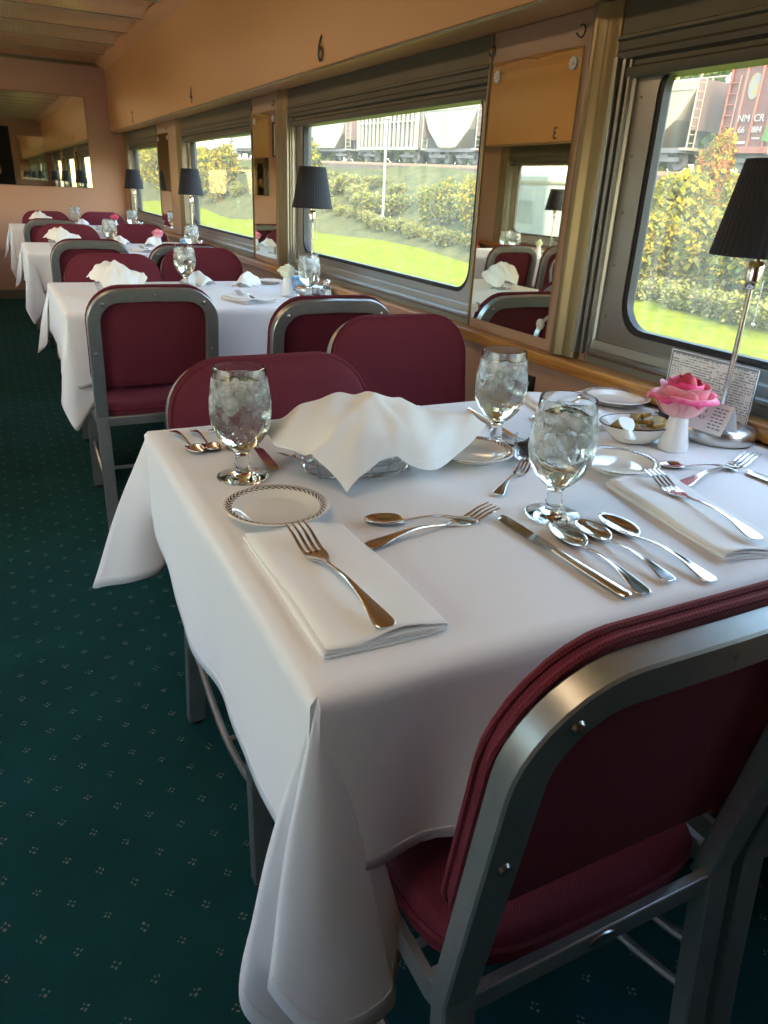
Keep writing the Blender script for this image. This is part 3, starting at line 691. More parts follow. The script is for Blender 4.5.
def make_fork(L=.20):
    t = empty('fork', label='x', cat='fork', group='dinner forks')
    handle_mb(L*.60, hz).build('handle', M['steel'], t, subs=1, sharp=80)
    mb = MB(); y0 = L*.60; zz0 = hz(1)
    def hzf(q): return zz0 + .0035*q - .0050*sin(pi*min(1, q*1.3)) + .010*max(0, q - .45)   # dips then rises
    vs = []; fs = []; rows = [(-.02, .0030), (.05, .0036), (.12, .0065), (.20, .0098), (.28, .0117), (.36, .0122), (.42, .0122)]
    for q, w in rows:
        for a in (-1, -.5, 0, .5, 1):
            for s in (1, -1): vs.append((a*w, y0 + q*L*.40, hzf(q) - .0016*(1 - a*a) + s*.0008))
    for i in range(len(rows) - 1):
        for a in range(4):
            b = i*10 + a*2; fs += [(b, b+2, b+12, b+10), (b+1, b+11, b+13, b+3)]
        b = i*10; fs += [(b, b+10, b+11, b+1), (b+8, b+9, b+19, b+18)]
    mb.add(vs, fs)
    for k in range(4):
        x = -.0103 + k*.00687
        pts = [(x*(1 + .03*q), y0 + (.40 + .60*q)*L*.40, hzf(.40 + .60*q)) for q in [i/8 for i in range(9)]]
        mb.sweep(pts, [(-.0019, -.0008), (.0019, -.0008), (.0019, .0008), (-.0019, .0008)], scale=lambda q: (1 - .55*q*q, 1))
    mb.build('tines', M['steel'], t, sharp=50); return freeze(t)
def make_spoon(L=.17):
    t = empty('spoon', label='x', cat='spoon', group='table spoons')
    handle_mb(L*.66, hz, .0105).build('handle', M['steel'], t, subs=1, sharp=80)
    y0 = L*.64; lb = L*.36; zz0 = hz(1)
    def f(u, v):
        a = 2*pi*u; rr = v
        X = cos(a)*rr; Y = sin(a)*rr
        w = .0178*(1 + .12*(-Y)); x = X*w; y = y0 + lb*.5*(1 + Y)
        z = .0075 + (zz0 - .0075)*max(0, (-Y - .55)/.45)**1.5 - .0070*(1 - rr**2.2)
        return (x, y, z)
    mb = MB().grid(f, 32, 8, wrap=True); mb.build('bowl', M['steel'], t, merge=True, solid=.0011, sharp=80); return freeze(t)
def make_knife(L=.235):
    t = empty('table_knife', label='x', cat='knife', group='table knives')
    mb = MB(); hl = L*.53; vs = []; fs = []; n = 10
    prof = [(0, .5, .7), (.02, .85, .9), (.1, 1, 1), (.3, .95, 1), (.7, .72, .9), (.95, .62, .85), (1, .66, .9)]
    for q, w, h in prof:
        for j in range(n): a = 2*pi*j/n; vs.append((cos(a)*.0093*w, q*hl, .0046 + sin(a)*.0040*h))
    for i in range(len(prof) - 1):
        for j in range(n): fs.append((i*n+j, i*n+(j+1) % n, (i+1)*n+(j+1) % n, (i+1)*n+j))
    fs += [tuple(range(n)), tuple((len(prof)-1)*n + j for j in range(n))]
    mb.add(vs, fs).build('handle', M['steel'], t, subs=1, sharp=80)
    mb = MB(); rows = [(0, -.005, .006), (.06, -.0085, .0065), (.3, -.0095, .0075), (.7, -.0095, .0085), (.88, -.0085, .0085), (.96, -.005, .0075), (1., .002, .0045)]
    vs = []; fs = []
    for q, a, b in rows:
        y = hl - .002 + q*(L - hl)
        vs += [(a, y, .0042), (0, y, .0050), (b, y, .0055), (b, y, .0035), (0, y, .0032), (a, y, .0040)]
    for i in range(len(rows) - 1):
        for j in range(6): fs.append((i*6+j, i*6+(j+1) % 6, (i+1)*6+(j+1) % 6, (i+1)*6+j))
    fs += [tuple(range(6)), tuple((len(rows)-1)*6 + j for j in range(6))]
    mb.add(vs, fs).build('blade', M['steel'], t, sharp=50); return freeze(t)
fork, spoon, knife = make_fork(), make_spoon(), make_knife()
LEN = {'fork': .20, 'spoon': .17, 'table_knife': .235}
def lay(proto, h, tip, z, label, group=None, pitch=0.):
    d = Vector((tip[0] - h[0], tip[1] - h[1])); L = d.length; k = L/LEN[proto.name.split('.')[0]]
    o = put(proto, (h[0], h[1], z), atan2(d.y, d.x) - pi/2, label, group)
    o.scale = (1.0 if k > 1 else .95, k, 1.0); o.scale = (max(.85, min(1.15, k)), k, 1)
    o.rotation_euler = (pitch, 0, o.rotation_euler[2]); return o
ZC = ZT + .0012
ZN = ZT + .0160
lay(fork, (.301, .550), (.294, .800), ZN, 'dinner fork lying on the folded napkin at the aisle corner of the nearest table')
lay(fork, (.854, .550), (.900, .790), ZN, 'dinner fork on the folded napkin beside the bread plate with the window-side glass')
lay(fork, (.372, .748), (.592, .785), ZC, 'dessert fork lying crosswise in the middle of the near aisle setting')
lay(spoon, (.552, .766), (.402, .822), ZC, 'dessert spoon lying crosswise just above the crosswise fork')
lay(knife, (.598, .518), (.588, .768), ZC, 'dinner knife to the right of the near aisle setting')
lay(spoon, (.623, .517), (.643, .715), ZC, 'large spoon lying next to the dinner knife')
lay(spoon, (.676, .528), (.684, .712), ZC, 'middle one of the three spoons by the dinner knife')
lay(spoon, (.724, .508), (.731, .716), ZC, 'outermost of the three spoons by the dinner knife')
lay(fork, (.947, .764), (1.195, .822), ZC, 'dessert fork lying crosswise in front of the lamp base')
lay(spoon, (1.105, .784), (.982, .850), ZC, 'dessert spoon lying crosswise in front of the bud vase')
lay(knife, (1.12, .53), (1.112, .775), ZC, 'dinner knife at the window end of the near side')
lay(fork, (.634, .836), (.766, .936), ZC, 'small cocktail fork lying against the fluted jam dish')
lay(spoon, (.244, 1.305), (.262, 1.165), ZC, 'spoon nearest the aisle at the far aisle setting')
lay(spoon, (.279, 1.295), (.288, 1.170), ZC, 'middle spoon of three at the far aisle setting')
lay(spoon, (.311, 1.290), (.325, 1.165), ZC, 'spoon next to the knife at the far aisle setting')
lay(knife, (.365, 1.29), (.352, 1.045), ZC, 'dinner knife behind the aisle side water glass')
lay(fork, (.50, 1.15), (.378, 1.093), ZC, 'fork whose tines peep out behind the bread basket')
lay(knife, (.855, 1.26), (.832, 1.062), ZC, 'dinner knife behind the stemmed glass beside the jam dish')
lay(fork, (.705, 1.290), (.712, 1.075), ZN, 'dinner fork beside the bread basket napkin')
lay(fork, (.80, 1.155), (.665, 1.10), ZC, 'dessert fork between the bread basket and the middle glass')
lay(fork, (1.105, 1.270), (1.03, 1.075), ZN, 'dinner fork on the folded napkin near the wooden rail')
lay(knife, (.96, 1.17), (.885, .985), ZC, 'butter knife lying between the jam dish and butter bowl')
# ------------------------------------------------------------------ napkins
def make_napkin(w, l, seed, turns=4):
    """rectangular folded napkin: a ribbon folded back on itself, extruded along its length"""
    rnd = random.Random(seed); mb = MB(); th = .0026; n = turns; path = []
    hw = w/2
    for k in range(n):
        z = .0014 + k*th*1.05; a, b = (-hw, hw) if k % 2 == 0 else (hw, -hw)
        a *= 1 - .03*(k > 0) * rnd.random(); b *= 1 - .035*rnd.random()
        for i in range(9):
            q = i/8; path.append((a + (b - a)*q, z + .0010*sin(pi*q)*(k == n-1)*2))
        if k < n - 1:
            s = 1 if b > 0 else -1
            for i in range(1, 5): an = -pi/2 + pi*i/5; path.append((b + s*cos(an)*th*.75, z + th*.525 + sin(an)*th*.525))
    m = len(path); nl = 26
    ph = rnd.uniform(0, 6)
    def f(u, v):
        i = round(u*(m - 1)); x, z = path[i]; y = (v - .5)*l
        end = max(0, abs(v - .5)*2 - .8)/.2
        z2 = z * (1 + .55*end*(.5 + .5*sin(ph + x*60))) + .0012*sin(9*v + x*30 + ph)*(z/.010)
        return (x*(1 + .02*sin(5*v + ph)) + .004*sin(4*v + ph)*(z/.01), y*(1 + .012*sin(x*50 + z*900)), max(.0009, z2))
    mb.grid(f, m - 1, nl); return mb.build('napkin', M['napkin'], None, solid=.0011, sharp=80)
def napkin(x, y, rz, w, l, seed, label, z=ZT):
    o = make_napkin(w, l, seed); o.location = (x, y, z + .0006); o.rotation_euler = (0, 0, rz); o.name = 'folded_napkin'
    return tag(o, label, 'napkin', 'folded white napkins')
napkin(.300, .682, radians(-1), .135, .275, 1, 'white napkin folded flat under a fork at the aisle corner of the nearest table')
napkin(.865, .668, radians(-9), .115, .270, 2, 'white napkin folded flat under a fork between the middle glass and the lamp')
napkin(.705, 1.180, radians(3), .12, .24, 3, 'folded white napkin partly hidden behind the bread basket')
napkin(1.060, 1.175, radians(-14), .13, .25, 4, 'folded white napkin near the wooden rail behind the butter bowl')
# ------------------------------------------------------------------ plates
def make_plate():
    R = .072; t = MB()
    t.lathe([(0, .004), (.040, .004), (.047, .0055), (.054, .010), (.064, .0135), (R, .0155), (R + .0008, .0165), (R - .0006, .0175), (.063, .0158), (.055, .0125), (.048, .008), (.042, .0062), (0, .006)], 56)
    t.lathe([(.036, .004), (.037, 0), (.040, 0), (.041, .004)], 40)
    o = t.build('bread_plate', M['plate'], None, sharp=70); return tag(o, 'x', 'plate', 'cream bread plates')
plate = make_plate()
put(plate, (.300, .890, ZT + .0012), .3, 'cream bread plate with dark laurel rim at the aisle edge of the nearest table')
put(plate, (.697, 1.005, ZT + .0012), 1, 'cream bread plate beside the bread basket')
put(plate, (.905, .872, ZT + .0012), 2, 'cream bread plate in front of the butter bowl')
put(plate, (1.222, 1.215, ZT + .0012), 2, 'cream bread plate by the wooden rail').scale = (1.05, 1.05, 1)
# ------------------------------------------------------------------ goblets
def make_goblet(seed):
    t = empty('water_goblet', label='x', cat='glass', group='stemmed water glasses')
    outer = [(0, .001), (.034, .001), (.0395, .0018), (.040, .0030), (.034, .0042), (.022, .0068), (.013, .011), (.0105, .018), (.0125, .024), (.0105, .030), (.0105, .038), (.0135, .046), (.024, .054), (.036, .068), (.0435, .085), (.0462, .103), (.0458, .122), (.0432, .142), (.0402, .160), (.0390, .1735), (.0385, .1750)]
    inner = [(.0372, .1748), (.0372, .1735), (.0386, .160), (.0416, .142), (.0441, .122), (.0445, .103), (.0417, .085), (.0340, .068), (.022, .0565), (.010, .0512), (0, .050)]
    MB().lathe(outer + inner, 40).build('glass_body', M['glass'], t, sharp=80, merge=True)
    wz = .150 - .003*seed
    prof = [(0, .0500), (.010, .0510), (.0221, .0563), (.0342, .0679), (.0419, .085), (.0447, .103), (.0443, .122), (.0430, .135), (.0410, wz - .001), (.0404, wz), (.030, wz - .0006), (0, wz - .0006)]
    MB().lathe(prof, 40).build('water', M['water'], t, sharp=60, merge=True)
    rnd = random.Random(seed)
    for k in range(8):
        mb = MB(); s = rnd.uniform(.014, .020); R = Matrix.Rotation(rnd.uniform(0, 3), 3, 'X') @ Matrix.Rotation(rnd.uniform(0, 3), 3, 'Z')
        a = k*2*pi/4.3 + rnd.uniform(-.3, .3); rr = .019 if k % 5 else .002
        mb.box((cos(a)*rr, sin(a)*rr, wz - .002 - .0042*k), (s, s*.9, s*.8), R); mb.build('ice_cube', M['ice'], t, bevel=.003)
    MB().lathe([(q + .0004, z) for q, z in outer[13:19]], 40).build('mist', M['fog'], t, sharp=80)
    mb = MB()      # condensation on the outside of the bowl
    for k in range(420):
        z = rnd.uniform(.058, .150); a = rnd.uniform(0, 2*pi); q = 0
        for (r0, z0), (r1, z1) in zip(outer[12:], outer[13:]):
            if z0 <= z <= z1: q = r0 + (r1 - r0)*(z - z0)/(z1 - z0)
        s = rnd.uniform(.0004, .0012)
        mb.add([(cos(a)*(q + s*.8), sin(a)*(q + s*.8), z)] + [(cos(a)*q - sin(a)*s*cos(b), sin(a)*q + cos(a)*s*cos(b), z + s*1.25*sin(b)) for b in [i*pi/3 for i in range(6)]], [(0, i + 1, (i+1) % 6 + 1) for i in range(6)])
    mb.build('condensation', M['water'], t)['kind'] = 'stuff'
    return freeze(t)
g1 = make_goblet(1)
put(g1, (.298, 1.045, ZT + .001), 0, 'stemmed glass of ice water at the aisle end of the nearest table')
put(g1, (.777, 1.050, ZT + .001), 1, 'stemmed glass of ice water behind the bread plate, beside the fluted jam dish')
put(g1, (.669, .748, ZT + .001), 2.2, 'frosty stemmed glass of ice water standing nearest the camera, above the spoons')
far_g = [((.73, 3.34), 'second table, in front of the maroon chairs'), ((1.15, 2.95), 'second table, by the window lamp'), ((.70, 5.38), 'third table, in front of the maroon chair'), ((1.15, 5.02), 'third table, by the window'),
         ((.72, 7.7), 'farthest table, before the end wall'), ((1.14, 7.22), 'farthest table, by the window')]
for (x, y), lb in far_g: put(g1, (x, y, ZT + .001), x*9, 'stemmed water glass on the ' + lb, skip=('condensation',))
for k, (x, y) in enumerate(((-1.15, 5.15), (-1.20, 5.35), (-1.10, 3.0), (-1.15, 7.4))):
    put(g1, (x, y, ZT + .001), k, ['first of a close pair of water glasses on the third table across the aisle', 'second of a close pair of water glasses on the third table across the aisle', 'water glass on the second table across the aisle', 'water glass on the last table across the aisle'][k], skip=('condensation',))
# ------------------------------------------------------------------ table lamps
def make_lamp():
    t = empty('table_lamp', label='x', cat='lamp', group='table lamps with black shades')
    MB().lathe([(0, 0), (.068, 0), (.0715, .003), (.0725, .010), (.072, .020), (.069, .027), (.062, .031), (.03, .0335), (.012, .036), (.008, .042), (0, .042)], 56).build('base', M['brushed'], t, sharp=45)
    mb = MB(); mb.tube([(0, 0, .036), (0, 0, .292)], .0052, 12); mb.build('pole', M['brushed'], t)
    mb = MB().lathe([(0, .285), (.008, .286), (.012, .291), (.012, .297), (.015, .300), (.015, .325), (.013, .332), (.010, .335), (.010, .36), (0, .362)], 20); mb.build('socket', M['chrome'], t, sharp=40)
    n = 168
    def pl(a, z): return 1 + .012*sin(42*a)
    mb = MB().lathe([(.0815, .342), (.083, .343), (.0815, .350), (.0560, .494), (.0550, .500), (.053, .500), (.0545, .492), (.079, .352), (.0805, .344)], n, rad=pl, closed=True); mb.build('lamp_shade', M['shade'], t, sharp=85)
    MB().lathe([(.0790, .3435), (.0535, .492), (.0530, .492), (.0785, .3435)], 48, closed=True).build('shade_lining', M['lining'], t, sharp=60)
    mb = MB().lathe([(0, .362), (.012, .370), (.018, .39), (.017, .41), (.008, .43), (0, .432)], 20); mb.build('bulb', M['china'], t)
    mb = MB()
    for a in (0, 2*pi/3, 4*pi/3): mb.tube([(0, 0, .462), (.053*cos(a), .053*sin(a), .488)], .0013, 6)
    mb.tube([(0, 0, .43), (0, 0, .465)], .002, 6); mb.build('shade_spider', M['chrome'], t)
    mb = MB()
    for i in range(22): mb.lathe([(0, -.0016), (.0013, -.0009), (.0016, 0), (.0013, .0009), (0, .0016)], 6, (.0165, -.010, .300 - i*.0034))
    mb.lathe([(0, -.004), (.003, -.003), (.0042, 0), (.003, .003), (0, .004)], 10, (.0165, -.010, .222)); mb.build('pull_chain', M['chrome'], t)
    return freeze(t)
lamp = make_lamp()
for k, (x, y) in enumerate(((1.232, .940), (1.222, 3.10), (1.222, 5.28), (1.215, 7.44))):
    put(lamp, (x, y, ZT + .001), 0.5*k, 'slim metal table lamp with black pleated shade on the ' + TN[k])
for k, y in enumerate((3.0, 5.05, 7.30)):
    put(lamp, (-1.44, y, ZT + .001), k, 'black shaded table lamp on the %s table across the aisle, seen in a mirror' % ['second', 'third', 'last'][k])
# ------------------------------------------------------------------ bread baskets with draped napkins
def drape_mesh(R, hfun, tips, seed, n=72, m=22, name='basket_napkin'):
    rnd = random.Random(seed); ph = [rnd.uniform(0, 6) for _ in range(5)]
    def f(u, v):
        a = 2*pi*u; rr = R(a)*v; wob = 1 + .02*v*sin(7*a + ph[0])
        x, y = cos(a)*rr*wob, sin(a)*rr*wob
        return hfun(x, y, a, v, ph)
    return MB().grid(f, n, m, wrap=True)
def make_basket(a=.112, b=.075, h=.052):
    t = empty('bread_basket', label='x', cat='basket', group='wire bread baskets')
    def el(q, z, k=1.): return (cos(q)*a*k, sin(q)*b*k, z)
    N = 48
    mb = MB(); mb.tube([el(2*pi*i/N, h, 1.02) for i in range(N)], .0024, 8, closed=True); mb.tube([el(2*pi*i/N, h - .009, 1.01) for i in range(N)], .0014, 6, closed=True); mb.build('rim', M['chrome'], t)
    mb = MB(); mb.tube([el(2*pi*i/N, .0026, .80) for i in range(N)], .0022, 8, closed=True)
    for k in (-.5, 0, .5): mb.tube([(x, k*b*1.2, .0030) for x in (-a*.7, 0, a*.7)], .0014, 6)
    mb.build('base_wires', M['chrome'], t)
    mb = MB()
    for i in range(20):      # arched loops
        q0 = 2*pi*i/20; q1 = 2*pi*(i + 1.15)/20; pts = []
        for j in range(9):
            s = j/8; q = q0 + (q1 - q0)*s; z = .003 + (h - .005)*sin(pi*s)**.6; pts.append(el(q, z, .80 + .21*(z/h)))
        mb.tube(pts, .0012, 5)
    mb.tube([el(2*pi*i/N, h*.45, .91) for i in range(N)], .0013, 6, closed=True); mb.build('side_wires', M['chrome'], t)
    return freeze(t)
basket = make_basket()
put(basket, (.487, 1.030, ZT + .0012), radians(-6), 'oval chrome wire bread basket under a draped napkin on the nearest table')
# napkin draped over the basket: hand placed control points, smoothed and gently folded
def draped_napkin():
    C = [[(-.060, -.135, .008), (-.008, -.100, .044), (.055, -.088, .028), (.130, -.072, .016), (.225, -.015, .066)],
         [(-.092, -.096, .045), (-.022, -.076, .080), (.048, -.066, .080), (.118, -.050, .066), (.195, .005, .076)],
         [(-.126, -.066, .058), (-.058, -.030, .102), (.010, -.012, .114), (.078, .000, .106), (.145, .035, .070)],
         [(-.150, -.030, .070), (-.092, .010, .108), (-.020, .040, .110), (.042, .055, .092), (.092, .085, .048)],
         [(-.160, .024, .060), (-.118, .060, .066), (-.055, .085, .056), (.002, .105, .036), (.050, .128, .016)]]
    K = 10; rows = [catmull(r, K) for r in C]; n = len(rows[0]); cols = [catmull([r[i] for r in rows], K) for i in range(n)]
    mb = MB(); vs = []
    for i in range(n):
        for j in range(n):
            u, v = i/(n-1), j/(n-1); p = cols[i][j].copy(); e = min(u, v, 1-u, 1-v); b_ = max(0, 1 - 2.6*max(0, e - .04))
            p.z += .0045*sin(19*u + 7*v)*b_ + .0035*sin(23*(v - u) + 2)*(1 - .5*b_) + .007*exp(-((u - .42 - .25*v)/.035)**2)*(1 - v*.6) + .006*exp(-((v - .30 - .35*u)/.03)**2)
            p.x += .004*sin(17*v + 3*u)*b_; p.y += .005*sin(15*u + 2)*b_; p.z = max(.004, p.z); vs.append(p)
    mb.add(vs, [(i*n+j, (i+1)*n+j, (i+1)*n+j+1, i*n+j+1) for i in range(n-1) for j in range(n-1)])
    o = mb.build('basket_napkin', M['napkin'], None, sharp=180, solid=.0014, subs=1)
    mh = MB(); ed = [vs[1*n + j] for j in range(1, n-1)] + [vs[i*n + n-2] for i in range(1, n-1)]
    mh.tube([p + Vector((0, 0, .0008)) for p in [vs[i*n + 2] for i in range(2, n-2)]], .0009, 5); mh.build('hem', M['napkin'], o)
    return o
near_nap = draped_napkin(); near_nap.location = (.487, 1.030, ZT + .0012); near_nap.rotation_euler = (0, 0, radians(-6))
tag(near_nap, 'rumpled white napkin draped over the nearest wire bread basket', 'napkin', 'napkins draped over bread baskets')
def far_napkin(loc, rz, label, seed):
    o = near_nap.copy(); COL.objects.link(o); o.location = loc; o.rotation_euler = (0, 0, rz); return tag(o, label, 'napkin', 'napkins draped over bread baskets')
for k, (x, y) in enumerate(((.40, 3.12), (.38, 5.22), (.40, 7.45))):
    put(basket, (x, y, ZT + .0012), .3*k, 'wire bread basket under a bunched napkin on the ' + TN[k + 1]).scale = (.60, .70, .95)
    far_napkin((x, y, ZT + .0012), .3*k, 'bunched white napkin over the bread basket on the ' + TN[k + 1], k).scale = (.58, .72, 1.05)
# bread rolls under the near napkin are hidden; the butter bowl, jam dish, vases etc. follow
def make_butter_bowl():
    t = empty('butter_bowl', (1.050, .978, ZT + .0012), radians(-12), 'oval cream bowl heaped with gold butter packets on the nearest table', 'bowl')
    def el(a, z): return 1
    mb = MB().lathe([(0, .002), (.030, .002), (.038, .006), (.052, .020), (.064, .036), (.0655, .0375), (.064, .039), (.060, .036), (.048, .021), (.034, .010), (0, .008)], 48)
    mb.v = [(x*1.12, y*.86, z) for x, y, z in mb.v]; b = mb.build('bowl_body', M['china'], t, sharp=70)
    mb = MB(); mb.tube([(1.12*.0648*cos(q), .86*.0648*sin(q), .0385) for q in [2*pi*i/48 for i in range(48)]], .0013, 6, closed=True); mb.build('rim_line', M['jam'], t)
make_butter_bowl()
rnd = random.Random(4)
bp = None
spots = [(-.035, .012, .034, .3), (-.022, -.016, .036, 1.2), (.005, .020, .036, .2), (.010, -.010, .040, 2.0), (.034, .008, .037, .9), (.030, -.020, .036, .1), (-.006, .002, .046, .6), (.020, .008, .048, 1.5), (-.046, -.006, .036, 1.9), (.050, -.004, .038, .4)]
for i, (x, y, z, r_) in enumerate(spots):
    if bp is None:
        bp = MB().box((0, 0, 0), (.030, .020, .007)).build('butter_packet', M['butter'], None, bevel=.0015); o = bp
    else: o = bp.copy(); COL.objects.link(o)
    o.location = (1.050 + x, .978 + y, ZT + z + .001); o.rotation_euler = (rnd.uniform(-.3, .3), rnd.uniform(-.3, .3), r_)
    tag(o, 'small gold wrapped butter packet in the heap in the oval bowl', 'butter packet', 'gold wrapped butter packets in the oval bowl')
# white handled butter spreader resting across the bowl
t = empty('butter_spreader', (.985, .905, ZT + .052), radians(-42), 'white butter spreader resting across the bowl of butter packets', 'butter knife')
t.location = (.940, .880, ZT + .043); t.rotation_euler = (radians(2), 0, radians(-39)); t.scale = (1.15, 1.15, 1.3)
mb = MB(); rows = [(0, .008), (.012, .0105), (.03, .0085), (.05, .006)]
vs = []; fs = []
for y, w in rows: vs += [(-w, y, 0), (w, y, 0), (w*.8, y, .004), (-w*.8, y, .004)]
for i in range(3):
    for j in range(4): fs.append((i*4+j, i*4+(j+1) % 4, (i+1)*4+(j+1) % 4, (i+1)*4+j))
fs += [(0, 1, 2, 3), (12, 13, 14, 15)]
MB().add(vs, fs).build('handle', M['knifewhite'], t, subs=1, sharp=80)
mb = MB(); rows = [(.046, .004), (.055, .008), (.075, .0115), (.095, .012), (.108, .010), (.114, .004)]; vs = []; fs = []
for y, w in rows: vs += [(-w, y, .001), (w, y, .001), (w, y, .0028), (-w, y, .0028)]
for i in range(5):
    for j in range(4): fs.append((i*4+j, i*4+(j+1) % 4, (i+1)*4+(j+1) % 4, (i+1)*4+j))
fs += [(0, 1, 2, 3), (20, 21, 22, 23)]
MB().add(vs, fs).build('blade', M['knifewhite'], t, sharp=60)
# fluted glass dish of jam
t = empty('jam_dish', (.788, .965, ZT + .001), 0, 'small fluted glass dish of dark jam beside the middle water glass', 'dish')
def fl(a, z): return 1 + .035*abs(sin(9*a))
MB().lathe([(0, .001), (.019, .001), (.022, .003), (.0235, .012), (.0265, .040), (.0275, .042), (.0262, .0425), (.0245, .040), (.0215, .012), (.018, .008), (0, .0075)], 72, rad=fl).build('glass_cup', M['acrylic'], t, sharp=60)
MB().lathe([(0, .008), (.0178, .0083), (.0208, .012), (.0230, .028), (.018, .030), (.008, .034), (0, .036)], 32).build('jam', M['jam'], t, sharp=70)
mb = MB().tube([(0, .004, .033), (.006, -.002, .041), (.012, -.006, .048)], .0035, 8); mb.build('fruit_piece', M['jam'], t)
# ------------------------------------------------------------------ bud vases with roses
PK = {}
def petal_mat(name, c_in, c_out):
    m, nt, b = _mat(name); N, L = nt.nodes, nt.links
    at = N.new('ShaderNodeAttribute'); at.attribute_name = 'edge'
    n = N.new('ShaderNodeTexNoise'); n.inputs['Scale'].default_value = 90; tc = N.new('ShaderNodeTexCoord'); L.new(tc.outputs['Object'], n.inputs[0])
    g = NG(nt); f = g.m('ADD', at.outputs['Fac'], g.m('MULTIPLY', g.m('SUBTRACT', n.outputs[0], .5), .5))
    r = N.new('ShaderNodeValToRGB'); e = r.color_ramp.elements; e[0].position = .40; e[0].color = (*c_in, 1); e[1].position = .85; e[1].color = (*c_out, 1)
    L.new(f, r.inputs[0]); L.new(r.outputs[0], b.inputs['Base Color']); b.inputs['Roughness'].default_value = .55; b.inputs['Sheen Weight'].default_value = .2
    b.inputs['Subsurface Weight'].default_value = .0
    return m
PINK_IN = petal_mat('deep pink petal', (.45, .01, .04), (.82, .05, .24)); PINK_OUT = petal_mat('pale pink petal', (.85, .16, .26), (.88, .42, .48)); PINK_PALE = petal_mat('blush petal', (.86, .42, .42), (.80, .06, .24))
def rose(parent, z0, s, mats, seed=1, detail=True):
    rnd = random.Random(seed)
    layers = [(3, .20, 1.00, 168, .0, mats[0]), (4, .40, 1.03, 146, .0, mats[0]), (5, .60, .98, 122, .05, mats[0]), (5, .80, .95, 110, .10, mats[1]), (6, .96, .86, 102, .22, mats[2])] if detail else [(3, .40, 1., 140, .0, mats[0]), (5, .85, .85, 104, .12, mats[1])]
    for li, (n, r, hgt, fm, flare, mt) in enumerate(layers):
        for k in range(n):
            a0 = 2*pi*k/n + li*.7 + rnd.uniform(-.15, .15); sp = (2*pi/n)*.85; nu, nv = 12, 12; hh = hgt*rnd.uniform(.94, 1.05); fl = flare*rnd.uniform(.6, 1.4)
            mb = MB(); ed = []
            for i in range(nu + 1):
                for j in range(nv + 1):
                    u = i/nu*2 - 1; v = j/nv; ph = radians(fm)*v
                    w = min(1, .45 + 1.2*v) * (1 - .40*(max(0, v - .65)/.35)**2*abs(u)**1.5); a = a0 + u*sp*w
                    cl = max(0, v - .72)/.28
                    rad = r*sin(ph)**.8 if ph < pi/2 else r*(1 - (1 - sin(ph))*.8); rad += fl*cl**1.5 + .035*(.5 + .5*u)*(1 if li else .2)
                    zz = hh*(1 - cos(ph))/(1 - cos(radians(fm))) - .10*u*u*v*hh - fl*1.3*cl**2 + .02*sin(5*u + seed + k)*v
                    mb.v.append((cos(a)*rad*s, sin(a)*rad*s, z0 + zz*s*1.5)); ed.append(min(1, .1 + v*v*.75 + .2*u*u*v) if li > 1 else v*.4)
            for i in range(nu):
                for j in range(nv): q = i*(nv+1) + j; mb.f.append((q, q + nv + 1, q + nv + 2, q + 1))
            o = mb.build('petal', mt, parent, sharp=85, solid=.0006 if detail else 0)
            at = o.data.attributes.new('edge', 'FLOAT', 'POINT'); at.data.foreach_set('value', ed)
VASE_PROF = [(0, .001), (.026, .001), (.0275, .003), (.0265, .012), (.022, .035), (.0175, .058), (.0155, .068), (.0150, .0705), (.0135, .0700), (.0145, .060), (.018, .035), (.02, .008), (0, .007)]
def bud_vase(x, y, label, mats, s=.047, seed=1, detail=True, flabel=None, hv=1.0):
    t = empty('bud_vase', (x, y, ZT + .001), 0, label, 'vase', 'white bud vases')
    MB().lathe([(r, z*hv) for r, z in VASE_PROF], 36).build('vase_body', M['vase'], t, sharp=60)
    f = empty('rose', (x, y, ZT + .001), 0, flabel, 'flower', 'single roses in bud vases')
    mb = MB(); mb.tube([(.004, .0, .012), (.001, 0, .05), (-.003, -.004, .078*hv)], .0018, 6); mb.build('stem', M['stem'], f)
    rose(f, .064*hv, s, mats, seed, detail); f.rotation_euler = (0, 0, 0)
    return t, f
bud_vase(1.087, .915, 'white porcelain bud vase holding the pink rose beside the nearest lamp', (PINK_IN, PINK_OUT, PINK_PALE), .050, 2, True, 'large open pink rose with pale outer petals on the nearest table')
Wm = petal_mat('white petal', (.80, .86, .62), (.88, .90, .80)); Rm = petal_mat('red petal', (.7, .03, .08), (.85, .12, .2))
bud_vase(1.08, 3.02, 'white bud vase with a cream rose on the second table from the camera', (Wm, Wm, Wm), .034, 3, True, 'cream white rose on the second table', 1.15)
bud_vase(.985, 5.26, 'bud vase with a pink rose on the third table from the camera', (PINK_OUT, PINK_OUT, PINK_PALE), .036, 4, True, 'soft pink rose on the third table', 1.15)
bud_vase(1.02, 7.42, 'bud vase with a red rose on the farthest table', (Rm, Rm, Rm), .034, 5, True, 'red rose on the farthest table', 1.15)
bud_vase(-1.28, 5.0, 'bud vase on the third table across the aisle, seen in a mirror', (Wm, Wm, Wm), .034, 6, False, 'pale rose across the aisle, seen in a mirror', 1.15)
